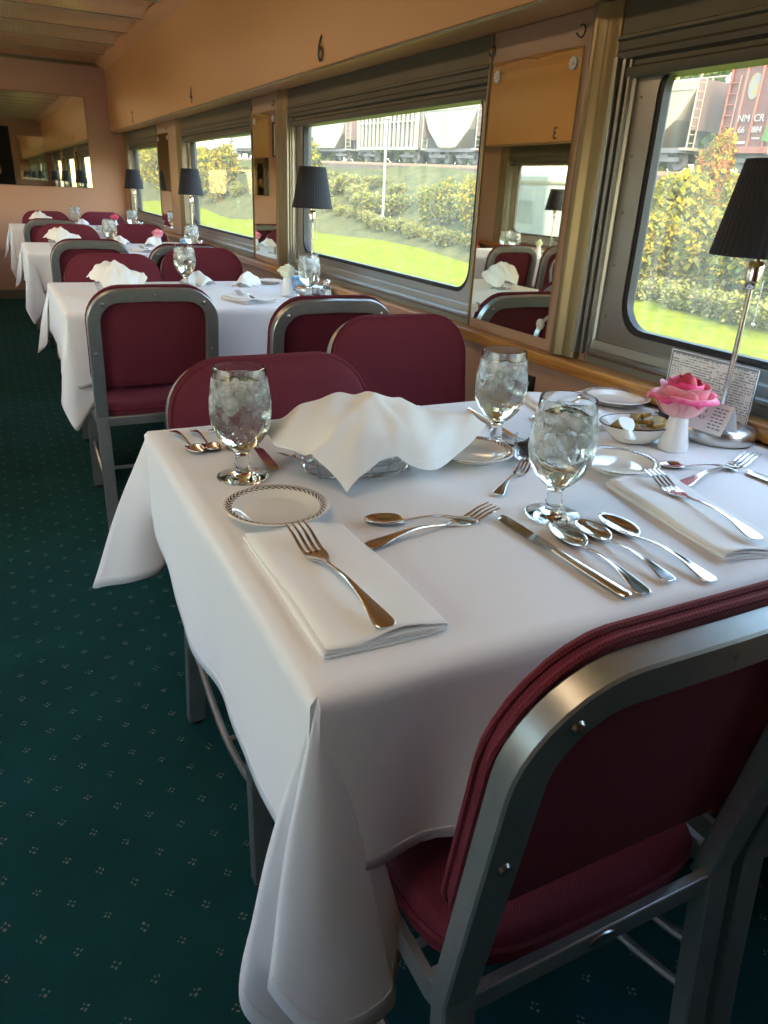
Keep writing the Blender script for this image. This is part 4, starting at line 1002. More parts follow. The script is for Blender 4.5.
# tent card propped on the lamp base
t = empty('tent_card', (1.163, .895, ZT + .034), radians(-24), 'folded white tent card standing beside the vase against the lamp base', 'card')
t.location = (1.168, .918, ZT + .0345); t.rotation_euler = (0, 0, radians(-84))
mb = MB(); vs = []
CW, CH, CD = .100, .052, .052
for x in (-CW/2, CW/2): vs += [(x, -CD*.5, 0), (x, 0, CH), (x, CD*.5, 0)]
MB().add(vs, [(0, 3, 4, 1), (1, 4, 5, 2)]).build('card_sheet', M['card'], t, smooth=False, solid=.0007)
sl = atan2(CH, CD*.5)
def on_card(body, x, k, size, nm='lettering'):
    y = -CD*.5*(1 - k); z = CH*k; text(body, nm, M['ink'], t, (x, y - .0009, z), (sl, 0, 0), size, .0001)
on_card('MAKES ON', -.021, .66, .0098); on_card('THE ONLY', -.019, .44, .0098)
mb = MB()
for i in range(7):
    for j in range(3):
        k = .84 - i*.11; y = -CD*.5*(1 - k) - .0007; w = [.008, .006, .009][(i + j) % 3]; x = .020 + j*.0095 - (i % 2)*.002
        mb.box((x, y, CH*k), (w*.8, .0004, .0016), Matrix.Rotation(sl - pi/2, 3, 'X'))
mb.build('small_print', M['ink'], t, smooth=False)
# clear menu holder with printed sheets, behind the lamp
t = empty('menu_holder', (1.272, 1.012, ZT + .0012), radians(0), 'clear upright menu holder with printed pages behind the lamp pole', 'menu holder')
MB().b2(-.003, .0, -.108, .108, .0, .138).b2(-.022, .022, -.108, .108, 0, .003).build('acrylic_sleeve', M['acrylic'], t, bevel=.0012)
MB().b2(-.0046, -.0036, -.103, -.001, .006, .134).build('menu_page', M['print'], t, smooth=False)
MB().b2(-.0046, -.0036, .001, .103, .006, .134).build('menu_page', M['print'], t, smooth=False)
mb = MB().tube([(-.0052, -.107, .001), (-.0052, -.107, .140), (-.0052, .107, .140), (-.0052, .107, .001)], .0012, 6); mb.build('edge_strip', M['vase'], t)
# condiment box and sugar caddy
t = empty('sugar_caddy', (1.235, 1.045, ZT + .001), .2, 'small black caddy with blue sugar packets behind the rose', 'caddy')
MB().b2(-.024, .024, -.03, .03, 0, .004).b2(-.024, -.021, -.03, .03, 0, .038).b2(.021, .024, -.03, .03, 0, .038).b2(-.024, .024, -.03, -.027, 0, .038).b2(-.024, .024, .027, .03, 0, .038).build('caddy_box', M['black'], t, bevel=.001)
for i in range(6):
    p = MB().box((0, 0, 0), (.040, .0035, .052)).build('sugar_packet', M['blue'], None, bevel=.001)
    p.location = (1.235, 1.045 - .020 + i*.008, ZT + .0345); p.rotation_euler = (radians(-8 + 3*i), 0, .2)
    tag(p, 'blue sugar packet standing in the small black caddy', 'sugar packet', 'blue sugar packets in the near caddy')
# salt and pepper shakers
def make_shaker():
    t = empty('shaker', label='x', cat='shaker', group='glass salt and pepper shakers')
    MB().lathe([(0, 0), (.019, 0), (.021, .003), (.020, .02), (.017, .048), (.0155, .052), (.0135, .050), (.015, .046), (.018, .02), (.018, .006), (0, .005)], 8).build('glass_jar', M['acrylic'], t, sharp=30)
    MB().lathe([(0, .0055), (.0172, .0062), (.0172, .02), (.016, .030), (0, .031)], 20).build('contents', M['salt'], t)
    MB().lathe([(.0168, .050), (.0172, .052), (.0168, .062), (.012, .069), (0, .071), ], 24).build('lid', M['lid'], t, sharp=60)
    return freeze(t)
sh = make_shaker()
put(sh, (1.262, .792, ZT + .001), 0, 'glass shaker with metal lid at the window edge of the nearest table')
for k in range(3):
    for j, (dx, dy) in enumerate(((0, -.09), (.02, -.16))):
        put(sh, (1.215 + dx, 3.10 + P*k*.985 + dy + .02, ZT + .001), j, '%s of the pair of shakers on the %s' % (('rear shaker', 'front shaker')[j], TN[k + 1]))
# sugar caddies + simple settings on the farther tables
for k in range(3):
    y0 = 2.71 + P*k
    t = empty('sugar_caddy', (1.19, y0 + .50, ZT + .001), .1, 'small caddy of blue and white sugar packets on the ' + TN[k + 1], 'caddy')
    MB().b2(-.03, .03, -.035, .035, 0, .028).build('caddy_box', M['acrylic'], t, bevel=.002)
    mb = MB()
    for i in range(6): mb.box((0, -.025 + i*.010, .034), (.042, .005, .050), Matrix.Rotation(.15, 3, 'X'))
    mb.build('sugar_packet', M['blue'], t, bevel=.001)['kind'] = 'stuff'
    nl = ['in front', 'behind']
    napkin(.88, y0 + .20, radians(12), .14, .20, 20 + k, 'folded napkin under a fork, ' + TN[k + 1])
    lay(fork, (.875, y0 + .12), (.86, y0 + .30), ZN, 'fork on the folded napkin, ' + TN[k + 1])
    lay(knife, (1.10, y0 + .10), (1.06, y0 + .33), ZC, 'dinner knife on the near window side of the ' + TN[k + 1])
    lay(spoon, (1.14, y0 + .12), (1.12, y0 + .29), ZC, 'spoon on the near window side of the ' + TN[k + 1])
    # pointed upright-fold napkin
    def f(u, v, k=k):
        a = (u - .5)*2; return (a*.085*(1 - .6*v), .012*cos(a*3 + k) - .07*v + .05, .004 + .055*sin(pi*min(1, v*1.1))*(1 - a*a*.7) + .003*sin(9*a))
    for j, (xx, yy, rz) in enumerate(((1.02, y0 + .62, .5), (.78, y0 + .66, -.4))):
        o = MB().grid(f, 20, 14).build('peaked_napkin', M['napkin'], None, solid=.0015, sharp=85); o.location = (xx, yy, ZT + .002); o.rotation_euler = (0, 0, rz + k*.3)
        tag(o, '%s peaked napkin on the far side of the %s' % (('window side', 'middle'), ('window side', 'middle'))[0][j] if False else '%s puffed napkin at the far edge of the %s' % (('window side', 'middle')[j], TN[k + 1]), 'napkin', 'puffed white napkins')
    put(plate, (1.14, y0 + .72, ZT + .0012), k, 'bread plate at the far edge of the ' + TN[k + 1])
# ------------------------------------------------------------------ outside
def terrain():
    prof = [(1.9, -1.75), (6, -1.7), (12, -1.62), (16, -1.55), (18, -1.30), (20, -.55), (23, .95), (25.5, 1.9), (27, 2.1), (28.4, 2.2), (29.0, 2.34), (33.5, 2.34), (36, 2.2), (46, 2.4), (70, 3.2), (120, 5)]
    ys = [-60 + 4*i for i in range(76)]; vs = []; fs = []; rnd = random.Random(3)
    for i, (x, z) in enumerate(prof):
        for y in ys:
            k = 0 if (x < 15 or 28 <= x <= 34) else .18
            zz = z + (.022*(y - 24)*(max(0, min(1, (x - 17)/8)))) + k*(sin(x*.9 + y*.31) + sin(y*.17 + x*2.1)*.6) * (1 if x < 28 else .5)
            vs.append((x, y, zz))
    m = len(ys)
    def rows(a, b):
        f = []
        for i in range(a, b):
            for j in range(m - 1): f.append((i*m+j, (i+1)*m+j, (i+1)*m+j+1, i*m+j+1))
        return f
    grass = pm('mown sunlit grass', (.165, .175, .012), .95, spec=0, noise=(5, (.095, .125, .012), .14, (1, .5, 1)), bump=(25, .6, .06))
    bank = pm('dry grassy bank', (.120, .110, .045), .95, spec=0, noise=(1.1, (.045, .058, .028), .25), bump=(9, .8, .15))
    ball = pm('grey track ballast', (.125, .095, .070), .95, spec=0, noise=(7, (.060, .050, .045), .2), bump=(18, .9, .1))
    for nm, a, b, mt in (('ground_grass', 0, 4, grass), ('ground_bank', 4, 8, bank), ('ground_ballast', 8, 12, ball), ('ground_field', 12, 15, bank)):
        MB().add(vs, rows(a, b)).build(nm, mt, kind='structure', sharp=90)
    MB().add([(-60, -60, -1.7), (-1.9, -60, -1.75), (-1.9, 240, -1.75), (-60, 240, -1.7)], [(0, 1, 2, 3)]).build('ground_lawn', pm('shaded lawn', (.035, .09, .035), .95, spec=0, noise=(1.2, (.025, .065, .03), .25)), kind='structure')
terrain()
SL = .022
def trackz(y): return 2.62 + SL*(y - 24)
tr = empty('railway_track', (0, 0, 0), 0, 'railway track on the ballast embankment outside the windows', 'railway track')
RX = math.atan(SL)
def tilted(y0, x=31.4): 
    return (x, y0, trackz(y0))
for x in (30.65, 32.1):
    MB().b2(x - .04, x + .04, -60, 200, .12, .28).build('rail', pm('rusty rail', (.33, .20, .13), .5, .6) if x < 31 else bpy.data.materials['rusty rail'], tr, smooth=False)
mb = MB()
for i in range(300): mb.b2(30.1, 32.7, -50 + i*.75, -50 + i*.75 + .24, .0, .12)
mb.build('sleepers', pm('dark timber sleeper', (.16, .11, .08), .8), tr, smooth=False)
tr.rotation_euler = (RX, 0, 0); tr.location = (0, 0, 2.32 - SL*24)
# ---- freight cars (local: y along the track, near side at x=-1.5)
car_dark = pm('grimy dark steel', (.10, .09, .09), .7)
def trucks(t, L):
    for s in (-1, 1):
        mb = MB()
        for yy in (-.9, .9):
            for xx in (-.75, .75):
                mb.lathe([(0, -.07), (.40, -.07), (.42, -.05), (.42, .03), (.46, .05), (.46, .07), (0, .07)], 20); vs = mb.v[-140:]; mb.v[-140:] = [(xx + p[2], s*(L/2 - 1.9) + yy + p[0], .74 + p[1]) for p in vs]
        mb.build('wheels', car_dark, t, sharp=40)
        mb = MB()
        for xx in (-1.05, 1.05): mb.box((xx, s*(L/2 - 1.9), .80), (.14, 2.3, .22)).box((xx, s*(L/2 - 1.9), 1.0), (.16, .8, .3))
        mb.box((0, s*(L/2 - 1.9), .95), (2.0, .5, .25)).build('bogie_frame', car_dark, t, bevel=.03)
    mb = MB()
    for s in (-1, 1): mb.box((0, s*(L/2 + .08), 1.0), (.3, .5, .3))
    mb.build('coupler', car_dark, t)
def place_car(t, yc): t.location = (31.5, yc, trackz(yc) - .30); t.rotation_euler = (RX, 0, 0)
def boxcar(yc, L, label):
    t = empty('boxcar', label=label, cat='freight car')
    red = pm('boxcar oxide red', (0.083, 0.026, 0.024), .6, noise=(.8, (.10, .04, .033), .3)); rib = pm('faded orange red rib', (0.171, 0.061, 0.041), .6)
    MB().box((0, 0, 3.05), (2.9, L, 3.75)).build('body', red, t, bevel=.05)
    mb = MB()
    n = int(L/.78)
    for i in range(n + 1):
        for s in (-1, 1): mb.box((s*1.47, -L/2 + .1 + i*(L - .2)/n, 3.05), (.10, .11, 3.75))
    mb.build('rib', rib, t, bevel=.02)
    MB().box((0, 0, 1.20), (3.02, L, .26)).build('sill_beam', rib, t, bevel=.02)
    MB().box((0, 0, 4.97), (3.0, L + .1, .14)).build('roof', pm('weathered grey roof', (0.165, 0.151, 0.138), .6), t, bevel=.04)
    for s in (-1, 1):
        mb = MB()
        for i in range(7): mb.tube([(-1.54, s*(L/2 - .15), 1.3 + i*.42), (-1.54, s*(L/2 - .65), 1.3 + i*.42)], .025, 6)
        mb.tube([(-1.54, s*(L/2 - .15), .9), (-1.54, s*(L/2 - .15), 4.1)], .03, 6); mb.tube([(-1.54, s*(L/2 - .65), .9), (-1.54, s*(L/2 - .65), 4.1)], .03, 6); mb.build('ladder', rib, t)
    wht = pm('white stencil paint', (0.234, 0.226, 0.215), .7)
    e = L/2
    for b, y, z, s in (('NM', e - 1.26, 2.42, .40), ('CR', e - 2.04, 2.42, .40), ('66', e - 1.26, 1.98, .36), ('884', e - 2.04, 1.98, .34)):
        text(b, 'lettering', wht, t, (-1.53, y, z), (pi/2, 0, -pi/2), s, .01)
    MB().box((-1.46, e - 1.26, 1.50), (.03, .6, .10)).box((-1.46, e - 2.04, 1.66), (.03, .4, .06)).build('stencil_line', wht, t, smooth=False)
    # faded round emblem and rust
    mb = MB().lathe([(0, 0), (.50, 0), (.50, .02), (0, .02)], 24); mb.v = [(-1.46 - p[2], e - 1.40 + p[0]*.62, 3.65 + p[1]) for p in mb.v]; mb.build('emblem', pm('faded blue yellow emblem', (0.124, 0.132, 0.138), .7, noise=(3, (.17, .14, .06), .1)), t)
    # graffiti: blue white blocky strokes with a green edge
    gb, gg, gw = pm('turquoise spray paint', (0.014, 0.116, 0.165), .6), pm('green spray paint', (0.061, 0.116, 0.028), .6), pm('white spray paint', (0.234, 0.242, 0.248), .6)
    def stroke(pts, w, mt, off):
        mb = MB(); mb.sweep([(-1.50 - off, e - 2.75 - (y - 5.0)*.85, z) for y, z in pts], [(-w/2, -.01), (w/2, -.01), (w/2, .01), (-w/2, .01)], up=(1, 0, 0)); mb.build('graffiti', mt, t, smooth=False)
    stroke([(5.0, 1.5), (5.2, 2.4), (6.2, 2.75), (7.4, 2.6)], .75, gg, .03)
    stroke([(5.1, 1.35), (5.9, 1.5), (6.9, 1.4), (8.0, 1.5)], .7, gw, .045)
    stroke([(5.3, 2.2), (6.3, 2.5), (7.5, 2.35)], .38, gb, .06); stroke([(6.0, 2.4), (5.7, 1.9), (6.6, 1.6), (6.0, 1.25)], .34, gb, .07); stroke([(7.0, 2.4), (6.9, 1.7), (7.5, 1.3)], .34, gb, .07)
    stroke([(6.3, 2.2), (6.5, 1.8)], .16, gw, .09)
    trucks(t, L); place_car(t, yc); return t
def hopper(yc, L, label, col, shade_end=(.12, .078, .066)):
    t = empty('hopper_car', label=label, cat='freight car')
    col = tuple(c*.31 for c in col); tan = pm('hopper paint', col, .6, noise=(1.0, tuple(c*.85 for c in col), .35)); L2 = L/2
    # side silhouette with sloped ends
    pr = [(-L2 + .2, 4.15), (L2 - .2, 4.15), (L2 - .1, 3.8), (L2 - 1.0, 2.5), (L2 - 2.6, 1.35), (-L2 + 2.6, 1.35), (-L2 + 1.0, 2.5), (-L2 + .1, 3.8)]
    q = len(pr); MB().add([(-1.5, y, z) for y, z in pr] + [(1.5, y, z) for y, z in pr], [(i, (i+1) % q, q + (i+1) % q, q + i) for i in range(q)] + [tuple(range(q)), tuple(range(q, 2*q))]).build('body', tan, t, bevel=.06, smooth=False)
    mb = MB()
    for i in range(8): mb.box((0, -L2 + 3 + i*(L - 6)/7, 2.7), (3.06, .07, 2.8))
    mb.box((0, 0, 3.75), (3.08, L - .6, .07)).build('rib', tan, t, bevel=.01)
    mb = MB(); mb.box((0, 0, 1.2), (2.6, L - .4, .22)); mb.build('centre_sill', car_dark, t)
    mb = MB()
    for s in (-1, 1): mb.box((0, s*(L2 - .25), 1.25), (3.0, .5, .12))
    mb.build('end_platform', tan, t)
    mb = MB()      # roof walkway with railings
    for xx in (-1.15, 1.15):
        mb.tube([(xx, -L2 + .2, 4.55), (xx, L2 - .2, 4.55)], .045, 6)
        for i in range(13): mb.box((xx, -L2 + .3 + i*(L - .6)/12, 4.35), (.05, .10, .4))
    mb.build('roof_walkway', tan, t)
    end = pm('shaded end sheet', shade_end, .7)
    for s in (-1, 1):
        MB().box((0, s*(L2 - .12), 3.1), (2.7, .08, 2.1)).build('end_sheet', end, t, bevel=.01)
        mb = MB()
        for xx in (-1.45, -1.0):
            mb.tube([(xx, s*(L2 - .1), 1.2), (xx, s*(L2 - .1), 4.2)], .04, 6)
        for i in range(8): mb.tube([(-1.45, s*(L2 - .1), 1.5 + i*.36), (-1.0, s*(L2 - .1), 1.5 + i*.36)], .028, 6)
        mb.build('ladder', tan, t)
        mb = MB()
        for xx in (-.4, .3, .9, 1.4): mb.box((xx, s*(L2 - .5), 1.9), (.10, .12, 1.4))
        mb.build('end_post', car_dark, t)
    for yy in (-L/4, 0, L/4):
        mb = MB(); mb.add([(-.8, yy - 1.2, 1.35), (.8, yy - 1.2, 1.35), (.8, yy + 1.2, 1.35), (-.8, yy + 1.2, 1.35), (-.3, yy - .4, .75), (.3, yy - .4, .75), (.3, yy + .4, .75), (-.3, yy + .4, .75)], [(0, 1, 5, 4), (1, 2, 6, 5), (2, 3, 7, 6), (3, 0, 4, 7), (4, 5, 6, 7)]); mb.build('chute', car_dark, t, smooth=False)
    trucks(t, L); place_car(t, yc); return t
boxcar(17.7, 17.6, 'rust red boxcar with white lettering and graffiti outside the nearest window')
hopper(36.9, 17.6, 'cream covered hopper car beyond the red boxcar outside the nearest window', (.80, .66, .46))
hopper(50.2, 7.6, 'short pale grey hopper car seen at the near end of the long window', (.74, .70, .60))
def rackcar(yc, L, label):
    t = empty('ribbed_freight_car', label=label, cat='freight car'); mt = pm('pale ribbed steel', (0.226, 0.215, 0.176), .6)
    MB().box((.1, 0, 3.0), (2.5, L, 3.3)).build('body', pm('grey panel', (0.138, 0.135, 0.124), .7), t, bevel=.04)
    mb = MB()
    for i in range(15): mb.box((-1.35, -L/2 + .15 + i*(L - .3)/14, 3.0), (.16, .22 if i % 7 else .5, 3.5))
    mb.build('side_post', mt, t, bevel=.02)
    mb = MB().box((-1.3, 0, 1.3), (.3, L, .2)).box((-1.3, 0, 4.75), (.3, L, .2)).box((-1.3, 0, 3.2), (.2, L, .12)); mb.build('side_rail', mt, t, bevel=.02)
    trucks(t, L); place_car(t, yc)
rackcar(60.3, 10.8, 'pale freight car with close vertical ribs seen through the long window')
hopper(77, 18, 'pale hopper car farthest along the train outside the long window', (.76, .74, .62))
hopper(97, 18, 'distant hopper car at the tail of the train', (.70, .69, .60))
# signal post
t = empty('signal_post', (19.5, 38.9, -1.2), 0, 'thin pale post standing on the bank outside the long window', 'post')
mb = MB().tube([(0, 0, 0), (0, 0, 6.4)], .07, 10); mb.build('pole', pm('pale galvanised post', (0.206, 0.212, 0.198), .6), t)
MB().box((0, 0, 6.1), (.3, .3, .5)).build('signal_box', bpy.data.materials['pale galvanised post'], t, bevel=.03)
# ---- vegetation
def leaf_mesh(name, cols, n, rx, rz, leaf, seed, blobs=7):
    rnd = random.Random(seed); mb = MB(); bl = []
    for i in range(blobs):
        a = rnd.uniform(0, 2*pi); q = rnd.uniform(.15, .62); bl.append((cos(a)*q*rx, sin(a)*q*rx, rz*rnd.uniform(.3, .78), rnd.uniform(.28, .5)))
    for i in range(n):
        bx, by, bz, br = rnd.choice(bl)
        d = Vector((rnd.gauss(0, 1), rnd.gauss(0, 1), rnd.gauss(0, 1))).normalized()*(rnd.uniform(.55, 1.05) ** .5)
        c = Vector((bx + d.x*br*rx, by + d.y*br*rx, max(.05, bz + d.z*br*rz*.9)))
        s = leaf*rnd.uniform(.6, 1.3); R = Matrix.Rotation(rnd.uniform(0, 6.28), 3, 'Z') @ Matrix.Rotation(rnd.uniform(-1.3, 1.3), 3, 'X')
        mb.add([c + R @ Vector(v) for v in ((0, 0, 0), (s*.38, s*.5, .04*s), (0, s, 0), (-s*.38, s*.5, .04*s))], [(0, 1, 2, 3)])
    me = bpy.data.meshes.new(name); me.from_pydata([tuple(v) for v in mb.v], [], mb.f)
    for c in cols: me.materials.append(c)
    rr = random.Random(seed + 1); me.polygons.foreach_set('material_index', [rr.randrange(len(cols)) for _ in range(len(mb.f))])
    return me
def leafmat(name, c):
    m, nt, b = _mat(name); N, L = nt.nodes, nt.links
    d = N.new('ShaderNodeBsdfDiffuse'); d.inputs[0].default_value = (*c, 1); t_ = N.new('ShaderNodeBsdfTranslucent'); t_.inputs[0].default_value = (*c, 1)
    mx = N.new('ShaderNodeMixShader'); mx.inputs[0].default_value = .4; L.new(d.outputs[0], mx.inputs[1]); L.new(t_.outputs[0], mx.inputs[2]); L.new(mx.outputs[0], N['Material Output'].inputs[0]); return m
ly, lg, lo, ld, lp, lw = leafmat('yellow leaves', (0.378, 0.281, 0.026)), leafmat('lime leaves', (0.237, 0.247, 0.028)), leafmat('orange leaves', (0.402, 0.153, 0.032)), leafmat('deep green leaves', (0.057, 0.093, 0.026)), leafmat('pale straw leaves', (0.339, 0.281, 0.107)), leafmat('grey green leaves', (0.170, 0.178, 0.069))
bark = pm('brown bark', (.16, .11, .07), .9)
VM = {'gold': leaf_mesh('golden_foliage', (ly, ly, lg, lw), 5200, 1.5, 2.6, .21, 1), 'lime': leaf_mesh('lime_foliage', (lg, ly, lw, ld), 5200, 1.5, 2.6, .21, 2),
      'orange': leaf_mesh('orange_foliage', (lo, ly, lo, lg), 3000, 1.0, 2.8, .20, 3), 'scrub': leaf_mesh('scrub_foliage', (lp, lw, lg, lw), 3000, 1.4, 1.2, .20, 4, 9), 'tree': leaf_mesh('tree_foliage', (ld, lw, ld, lg), 3600, 3.4, 7.5, .75, 5, 11)}
for i in (1,):
    pass
def gz(x, y):
    prof = [(1.9, -1.75), (6, -1.7), (12, -1.62), (16, -1.55), (18, -1.30), (20, -.55), (23, .95), (25.5, 1.9), (27, 2.1), (28.4, 2.2), (29.0, 2.34), (33.5, 2.34), (36, 2.2), (46, 2.4), (70, 3.2)]
    for (a, za), (b, zb) in zip(prof, prof[1:]):
        if a <= x <= b: return za + (zb - za)*(x - a)/(b - a) + .022*(y - 24)*max(0, min(1, (x - 17)/8))
    return -1.6
def bush(kind, x, y, s, name, label, sz=1.):
    z = gz(x, y) - .15; t = empty(name, (x, y, z), random.uniform(0, 6), label, 'tree' if kind == 'tree' else 'bush', {'tree': 'trees behind the train'}.get(kind, 'bushes on the bank'))
    t.scale = (s, s, s*sz)
    o = bpy.data.objects.new('foliage', VM[kind]); COL.objects.link(o); o.parent = t
    mb = MB(); h = {'tree': 4.5, 'scrub': .5}.get(kind, 1.2)
    for k in range(4 if kind != 'tree' else 1): a = k*1.6; mb.tube([(0, 0, 0), (cos(a)*.2*h, sin(a)*.2*h, h*.6), (cos(a)*.35*h, sin(a)*.35*h, h)], .035*h, 6, scale=lambda q: 1 - .6*q)
    mb.build('stems', bark, t)
# golden thicket outside the nearest window
random.seed(12)
spec = []
front = [(18.0, 8.5), (17.7, 10.4), (18.2, 12.2), (18.0, 14.0), (18.4, 15.9), (18.1, 17.8), (18.6, 19.6)]
for i, (x, y) in enumerate(front): bush('gold' if i % 3 else 'lime', x, y, random.uniform(.78, .92), 'golden_bush', 'golden green bush in the front row of the thicket outside the nearest window')
back = [(20.4, 9.6, 'lime'), (20.8, 12.0, 'gold'), (20.5, 14.2, 'lime'), (20.9, 16.5, 'gold'), (20.6, 18.9, 'gold'), (20.8, 21.0, 'lime')]
for i, (x, y, k) in enumerate(back): bush(k, x, y, random.uniform(.84, 1.0), 'golden_bush', 'taller bush in the back row of the thicket outside the nearest window')
bush('orange', 22.4, 19.6, 1.0, 'orange_bush', 'orange tipped autumn bush rising in front of the train')
bush('orange', 19.2, 11.2, .6, 'orange_bush', 'small orange bush behind the lamp shade')
for i in range(16): bush('scrub', 16.9 + random.uniform(-.2, .5), 8.0 + i*.85, .62, 'low_scrub', 'low pale scrub along the edge of the grass outside the nearest window', .9)
# view through the long window
bush('gold', 19.6, 27.6, 1.15, 'golden_bush', 'big golden bush at the near side of the long window view'); bush('gold', 20.2, 30.6, .95, 'golden_bush', 'golden bush next to the biggest one outside the long window')
bush('lime', 20.5, 34.5, .8, 'golden_bush', 'small lime bush left of the golden ones outside the long window')
bush('lime', 22.5, 60.0, 1.3, 'golden_bush', 'distant green bush outside the long window')
for i in range(22): bush('scrub', 18.9 + i*.13 + random.uniform(-.3, .3), 27.0 + i*1.9, .62, 'low_scrub', 'low pale scrub along the foot of the bank outside the long window', .9)
for i in range(26): bush('scrub', 21.6 + random.uniform(-1.2, 1.0), 29 + i*2.3, random.uniform(.6, 1.1), 'low_scrub', 'scrub clump part way up the bank outside the long window', .9)
for i in range(12): bush('scrub', 23.4 + random.uniform(-1.5, 1.5), 30 + i*4.5, .7, 'low_scrub', 'tuft of scrub higher on the bank outside the long window', .8)
for i in range(14): bush('gold', 19.5 + i*.25, 74 + i*9.0, 1.8, 'golden_bush', 'bush of the distant row seen through the farther windows')
for i in range(18): bush('tree', 40 + 8*(i % 2), 14 + i*6.6, random.uniform(.9, 1.15), 'leafy_tree', 'leafy tree standing behind the freight train')
# across the other side: trees and a pale building
VM['tree2'] = VM['tree']
for i, (x, y) in enumerate(((-26, 12), (-28, 22), (-24, 46), (-30, 34), (-25, 58))):
    t = empty('leafy_tree', (x, y, -1.8), i, 'leafy tree on the lawn across the aisle side of the train', 'tree', 'trees beyond the opposite windows')
    o = bpy.data.objects.new('foliage', VM['tree']); COL.objects.link(o); o.parent = t
    MB().tube([(0, 0, 0), (.1, 0, 2.5), (0, .2, 5)], .22, 8, scale=lambda q: 1 - .6*q).build('trunk', bark, t)
t = empty('passenger_coach', (-17, 30.5, -1.5), 0, 'pale blue white rail coach outside the opposite window, seen in a mirror', 'rail coach')
MB().box((0, 0, 1.9), (3, 15, 2.6)).build('body', pm('pale blue white paint', (0.151, 0.182, 0.193), .5), t, bevel=.15)
MB().box((0, 0, 3.35), (3.2, 15.2, .35)).build('roof', pm('white roof', (0.234, 0.242, 0.242), .5), t, bevel=.12)
for i in range(6): MB().box((1.51, -6 + i*2.4, 2.2), (.04, 1.5, .8)).build('window', pm('dark coach glass', (.10, .14, .15), .1) if i == 0 else bpy.data.materials['dark coach glass'], t)
mb = MB().box((0, 0, .45), (2.6, 13, .4)); mb.build('underframe', car_dark, t)
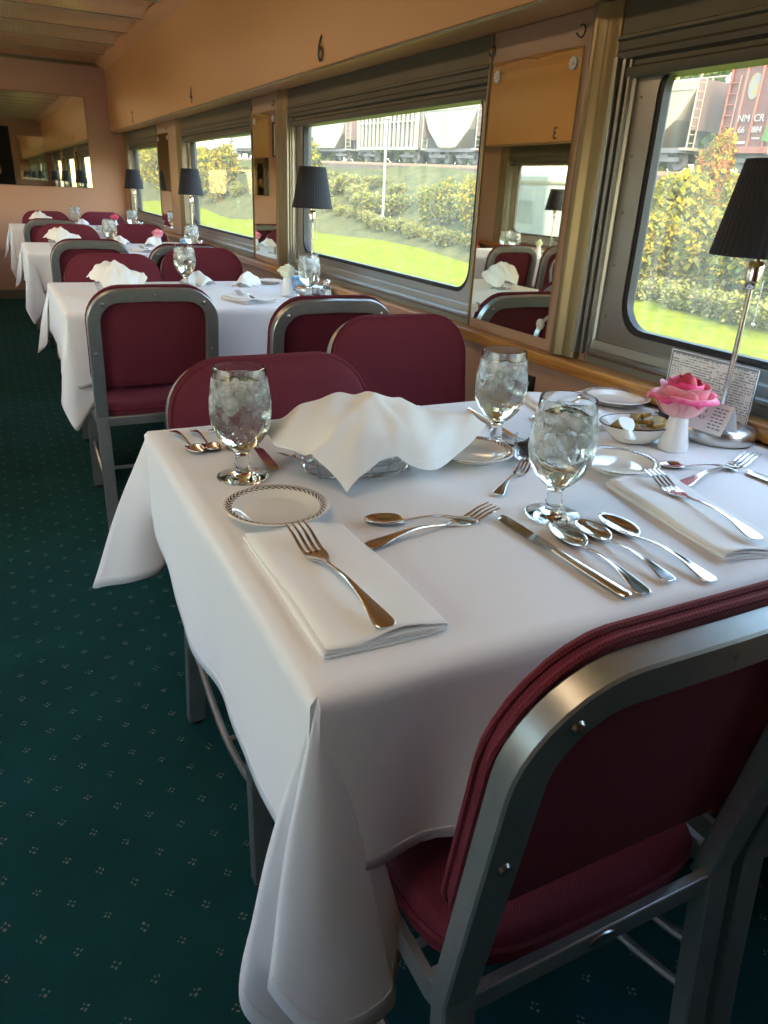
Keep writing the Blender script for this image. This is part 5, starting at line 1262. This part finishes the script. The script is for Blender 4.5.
# ------------------------------------------------------------------ photographer standing in the aisle (seen only by reflection)
def person():
    t = empty('person', (.10, -.42, 0), 0, 'person in a black shirt raising a phone, seen tiny in the end wall mirror', 'person')
    J = {'pelvis': (0, 0, .95), 'waist': (0, .005, 1.08), 'chest': (0, .0, 1.28), 'neck': (0, .0, 1.45), 'jaw': (0, .02, 1.53), 'head': (0, .03, 1.66),
         'shoulder_left': (-.17, 0, 1.40), 'elbow_left': (-.25, .10, 1.16), 'wrist_left': (-.14, .29, 1.13), 'palm_left': (-.125, .335, 1.135),
         'shoulder_right': (.17, 0, 1.40), 'elbow_right': (.24, .12, 1.17), 'wrist_right': (.0, .28, 1.13), 'palm_right': (-.03, .335, 1.13),
         'hip_left': (-.09, 0, .90), 'knee_left': (-.11, .02, .50), 'ankle_left': (-.12, -.01, .09), 'toe_left': (-.13, .13, .04),
         'hip_right': (.09, 0, .90), 'knee_right': (.11, .02, .50), 'ankle_right': (.12, -.01, .09), 'toe_right': (.13, .13, .04)}
    Rr = {'pelvis': .13, 'waist': .12, 'chest': .14, 'neck': .055, 'jaw': .070, 'head': .088, 'shoulder_left': .062, 'elbow_left': .042, 'wrist_left': .028, 'palm_left': .032, 'shoulder_right': .062, 'elbow_right': .042, 'wrist_right': .028, 'palm_right': .032,
          'hip_left': .09, 'knee_left': .058, 'ankle_left': .038, 'toe_left': .035, 'hip_right': .09, 'knee_right': .058, 'ankle_right': .038, 'toe_right': .035}
    Ed = [('pelvis', 'waist'), ('waist', 'chest'), ('chest', 'neck'), ('neck', 'jaw'), ('jaw', 'head'), ('chest', 'shoulder_left'), ('shoulder_left', 'elbow_left'), ('elbow_left', 'wrist_left'), ('wrist_left', 'palm_left'), ('chest', 'shoulder_right'), ('shoulder_right', 'elbow_right'), ('elbow_right', 'wrist_right'), ('wrist_right', 'palm_right'),
          ('pelvis', 'hip_left'), ('hip_left', 'knee_left'), ('knee_left', 'ankle_left'), ('ankle_left', 'toe_left'), ('pelvis', 'hip_right'), ('hip_right', 'knee_right'), ('knee_right', 'ankle_right'), ('ankle_right', 'toe_right')]
    def skin(name, mat, joints, edges, radii, par, root, sub=2):
        ks = list(joints); me = bpy.data.meshes.new(name); me.from_pydata([joints[k] for k in ks], [(ks.index(a), ks.index(b)) for a, b in edges], []); me.materials.append(mat)
        o = bpy.data.objects.new(name, me); COL.objects.link(o); o.parent = par
        o.modifiers.new('skin', 'SKIN')
        for i, k in enumerate(ks):
            r = radii[k]; me.skin_vertices[0].data[i].radius = r if isinstance(r, tuple) else (r, r); me.skin_vertices[0].data[i].use_root = (k == root)
        d = o.modifiers.new('sub', 'SUBSURF'); d.levels = sub; d.render_levels = sub; return o
    sk = pm('warm skin', (.50, .29, .20), .55); sh_ = pm('black shirt cotton', (.012, .012, .014), .8); tr_ = pm('dark trousers', (.03, .035, .05), .8); hr = pm('brown hair', (.05, .03, .02), .6)
    skin('body', sk, J, Ed, Rr, t, 'pelvis')
    sj = {k: J[k] for k in ('pelvis', 'waist', 'chest', 'neck', 'shoulder_left', 'shoulder_right')}; sj['sleeve_left'] = (-.215, .055, 1.26); sj['sleeve_right'] = (.21, .065, 1.27)
    skin('shirt', sh_, sj, [('pelvis', 'waist'), ('waist', 'chest'), ('chest', 'neck'), ('chest', 'shoulder_left'), ('shoulder_left', 'sleeve_left'), ('chest', 'shoulder_right'), ('shoulder_right', 'sleeve_right')], {'pelvis': .150, 'waist': .145, 'chest': .165, 'neck': .06, 'shoulder_left': .078, 'shoulder_right': .078, 'sleeve_left': .066, 'sleeve_right': .066}, t, 'pelvis')
    tj = {k: J[k] for k in ('pelvis', 'hip_left', 'knee_left', 'ankle_left', 'hip_right', 'knee_right', 'ankle_right')}
    skin('trousers', tr_, tj, [('pelvis', 'hip_left'), ('hip_left', 'knee_left'), ('knee_left', 'ankle_left'), ('pelvis', 'hip_right'), ('hip_right', 'knee_right'), ('knee_right', 'ankle_right')], {'pelvis': .145, 'hip_left': .105, 'knee_left': .072, 'ankle_left': .058, 'hip_right': .105, 'knee_right': .072, 'ankle_right': .058}, t, 'pelvis')
    mb = MB().lathe([(0, 1.775), (.05, 1.765), (.085, 1.72), (.098, 1.66), (.094, 1.61), (.080, 1.58), (.070, 1.60), (0, 1.74)], 20, (0, .012, 0)); mb.v = [(x, y - (.03 if z < 1.66 else 0), z) for x, y, z in mb.v]; mb.build('hair', hr, t)
    mb = MB()
    for s in (-1, 1): mb.lathe([(0, -.008), (.010, -.006), (.013, 0), (.010, .006), (0, .008)], 10, (s*.033, .108, 1.655))
    mb.build('eyes', M['black'], t)
    mb = MB(); mb.tube([(0, .095, 1.665), (0, .128, 1.625), (0, .108, 1.612)], .012, 8, scale=lambda q: .6 + .6*q); mb.build('nose', sk, t)
    mb = MB(); mb.tube([(-.024, .098, 1.578), (0, .108, 1.574), (.024, .098, 1.578)], .005, 6); mb.build('mouth', pm('lips', (.35, .10, .09), .5), t)
    for s, hx in ((-1, -.155), (1, -.012)):
        for k in range(4):
            fj = {'a': (hx, .335, 1.150 - .017*k), 'b': (hx + s*.020, .362, 1.150 - .018*k), 'c': (hx - s*.004, .383 - .003*k, 1.149 - .018*k)}
            skin('finger', sk, fj, [('a', 'b'), ('b', 'c')], {'a': .0095, 'b': .0088, 'c': .0075}, t, 'a', 1)
        fj = {'a': (hx, .325, 1.12), 'b': (hx - s*.012, .345, 1.165), 'c': (hx - s*.028, .352, 1.180)}
        skin('thumb', sk, fj, [('a', 'b'), ('b', 'c')], {'a': .012, 'b': .010, 'c': .0085}, t, 'a', 1)
    for s in (-1, 1):
        mb = MB(); mb.sweep([(s*.12, -.06, .03), (s*.122, .03, .034), (s*.13, .17, .028)], rrect(.085, .055, .02, 3), up=(0, 0, 1), scale=lambda q: 1 - .15*q); mb.build('shoe', M['black'], t, subs=1)
    p = empty('phone', (.0165, -.052, H - .005), 0, 'black phone held up by the person reflected in the mirror', 'phone')
    MB().box((0, 0, 0), (.165, .009, .078)).build('phone_body', M['black'], p, bevel=.003)
    MB().box((0, -.0052, 0), (.155, .001, .070)).build('screen', M['gasket'], p, smooth=False)
person()
# ------------------------------------------------------------------ light
w = bpy.data.worlds.new('sky'); SC.world = w; w.use_nodes = True; nt = w.node_tree
bg = nt.nodes['Background']; sky = nt.nodes.new('ShaderNodeTexSky'); sky.sky_type = 'NISHITA'; sky.sun_disc = False; sky.sun_elevation = radians(38); sky.sun_rotation = radians(200); sky.air_density = 1.4; sky.dust_density = 2.5; sky.altitude = 50
nt.links.new(sky.outputs[0], bg.inputs[0]); bg.inputs[1].default_value = SKY_S
sd = bpy.data.lights.new('sun', 'SUN'); sd.energy = SUN_E; sd.angle = radians(1.5); sd.color = (1., .90, .70)
so = bpy.data.objects.new('sun', sd); COL.objects.link(so); so.rotation_euler = Vector((-.36, -.72, .60)).to_track_quat('Z', 'Y').to_euler()
so['kind'] = 'helper'
# ------------------------------------------------------------------ camera
R = [[0.8929435461153525, -0.14325565392299575, 0.4267664947837799], [-0.4479101798004035, -0.3775757981360536, 0.8104399962323505], [0.045036588260096065, -0.914830221560819, -0.4013195378210156]]
cd = bpy.data.cameras.new('camera'); cam = bpy.data.objects.new('camera', cd); COL.objects.link(cam)
xa = Vector([r[0] for r in R]); ya = -Vector([r[1] for r in R]); za = -Vector([r[2] for r in R])
mw = Matrix((xa, ya, za)).transposed().to_4x4(); mw.translation = (0, 0, H); cam.matrix_world = mw
cd.sensor_fit = 'VERTICAL'; cd.sensor_height = 24; cd.lens = 730.13/1024*24; cd.clip_start = .02; cd.clip_end = 500
SC.camera = cam
vs_ = SC.view_settings; vs_.view_transform = 'Standard'; vs_.look = 'None'; vs_.gamma = 1; vs_.exposure = EXPO; vs_.use_curve_mapping = False
SC.cycles.use_denoising = True; SC.cycles.max_bounces = 14; SC.cycles.transmission_bounces = 12; SC.cycles.transparent_max_bounces = 16; SC.cycles.glossy_bounces = 6; SC.cycles.sample_clamp_indirect = 8; SC.cycles.caustics_reflective = False
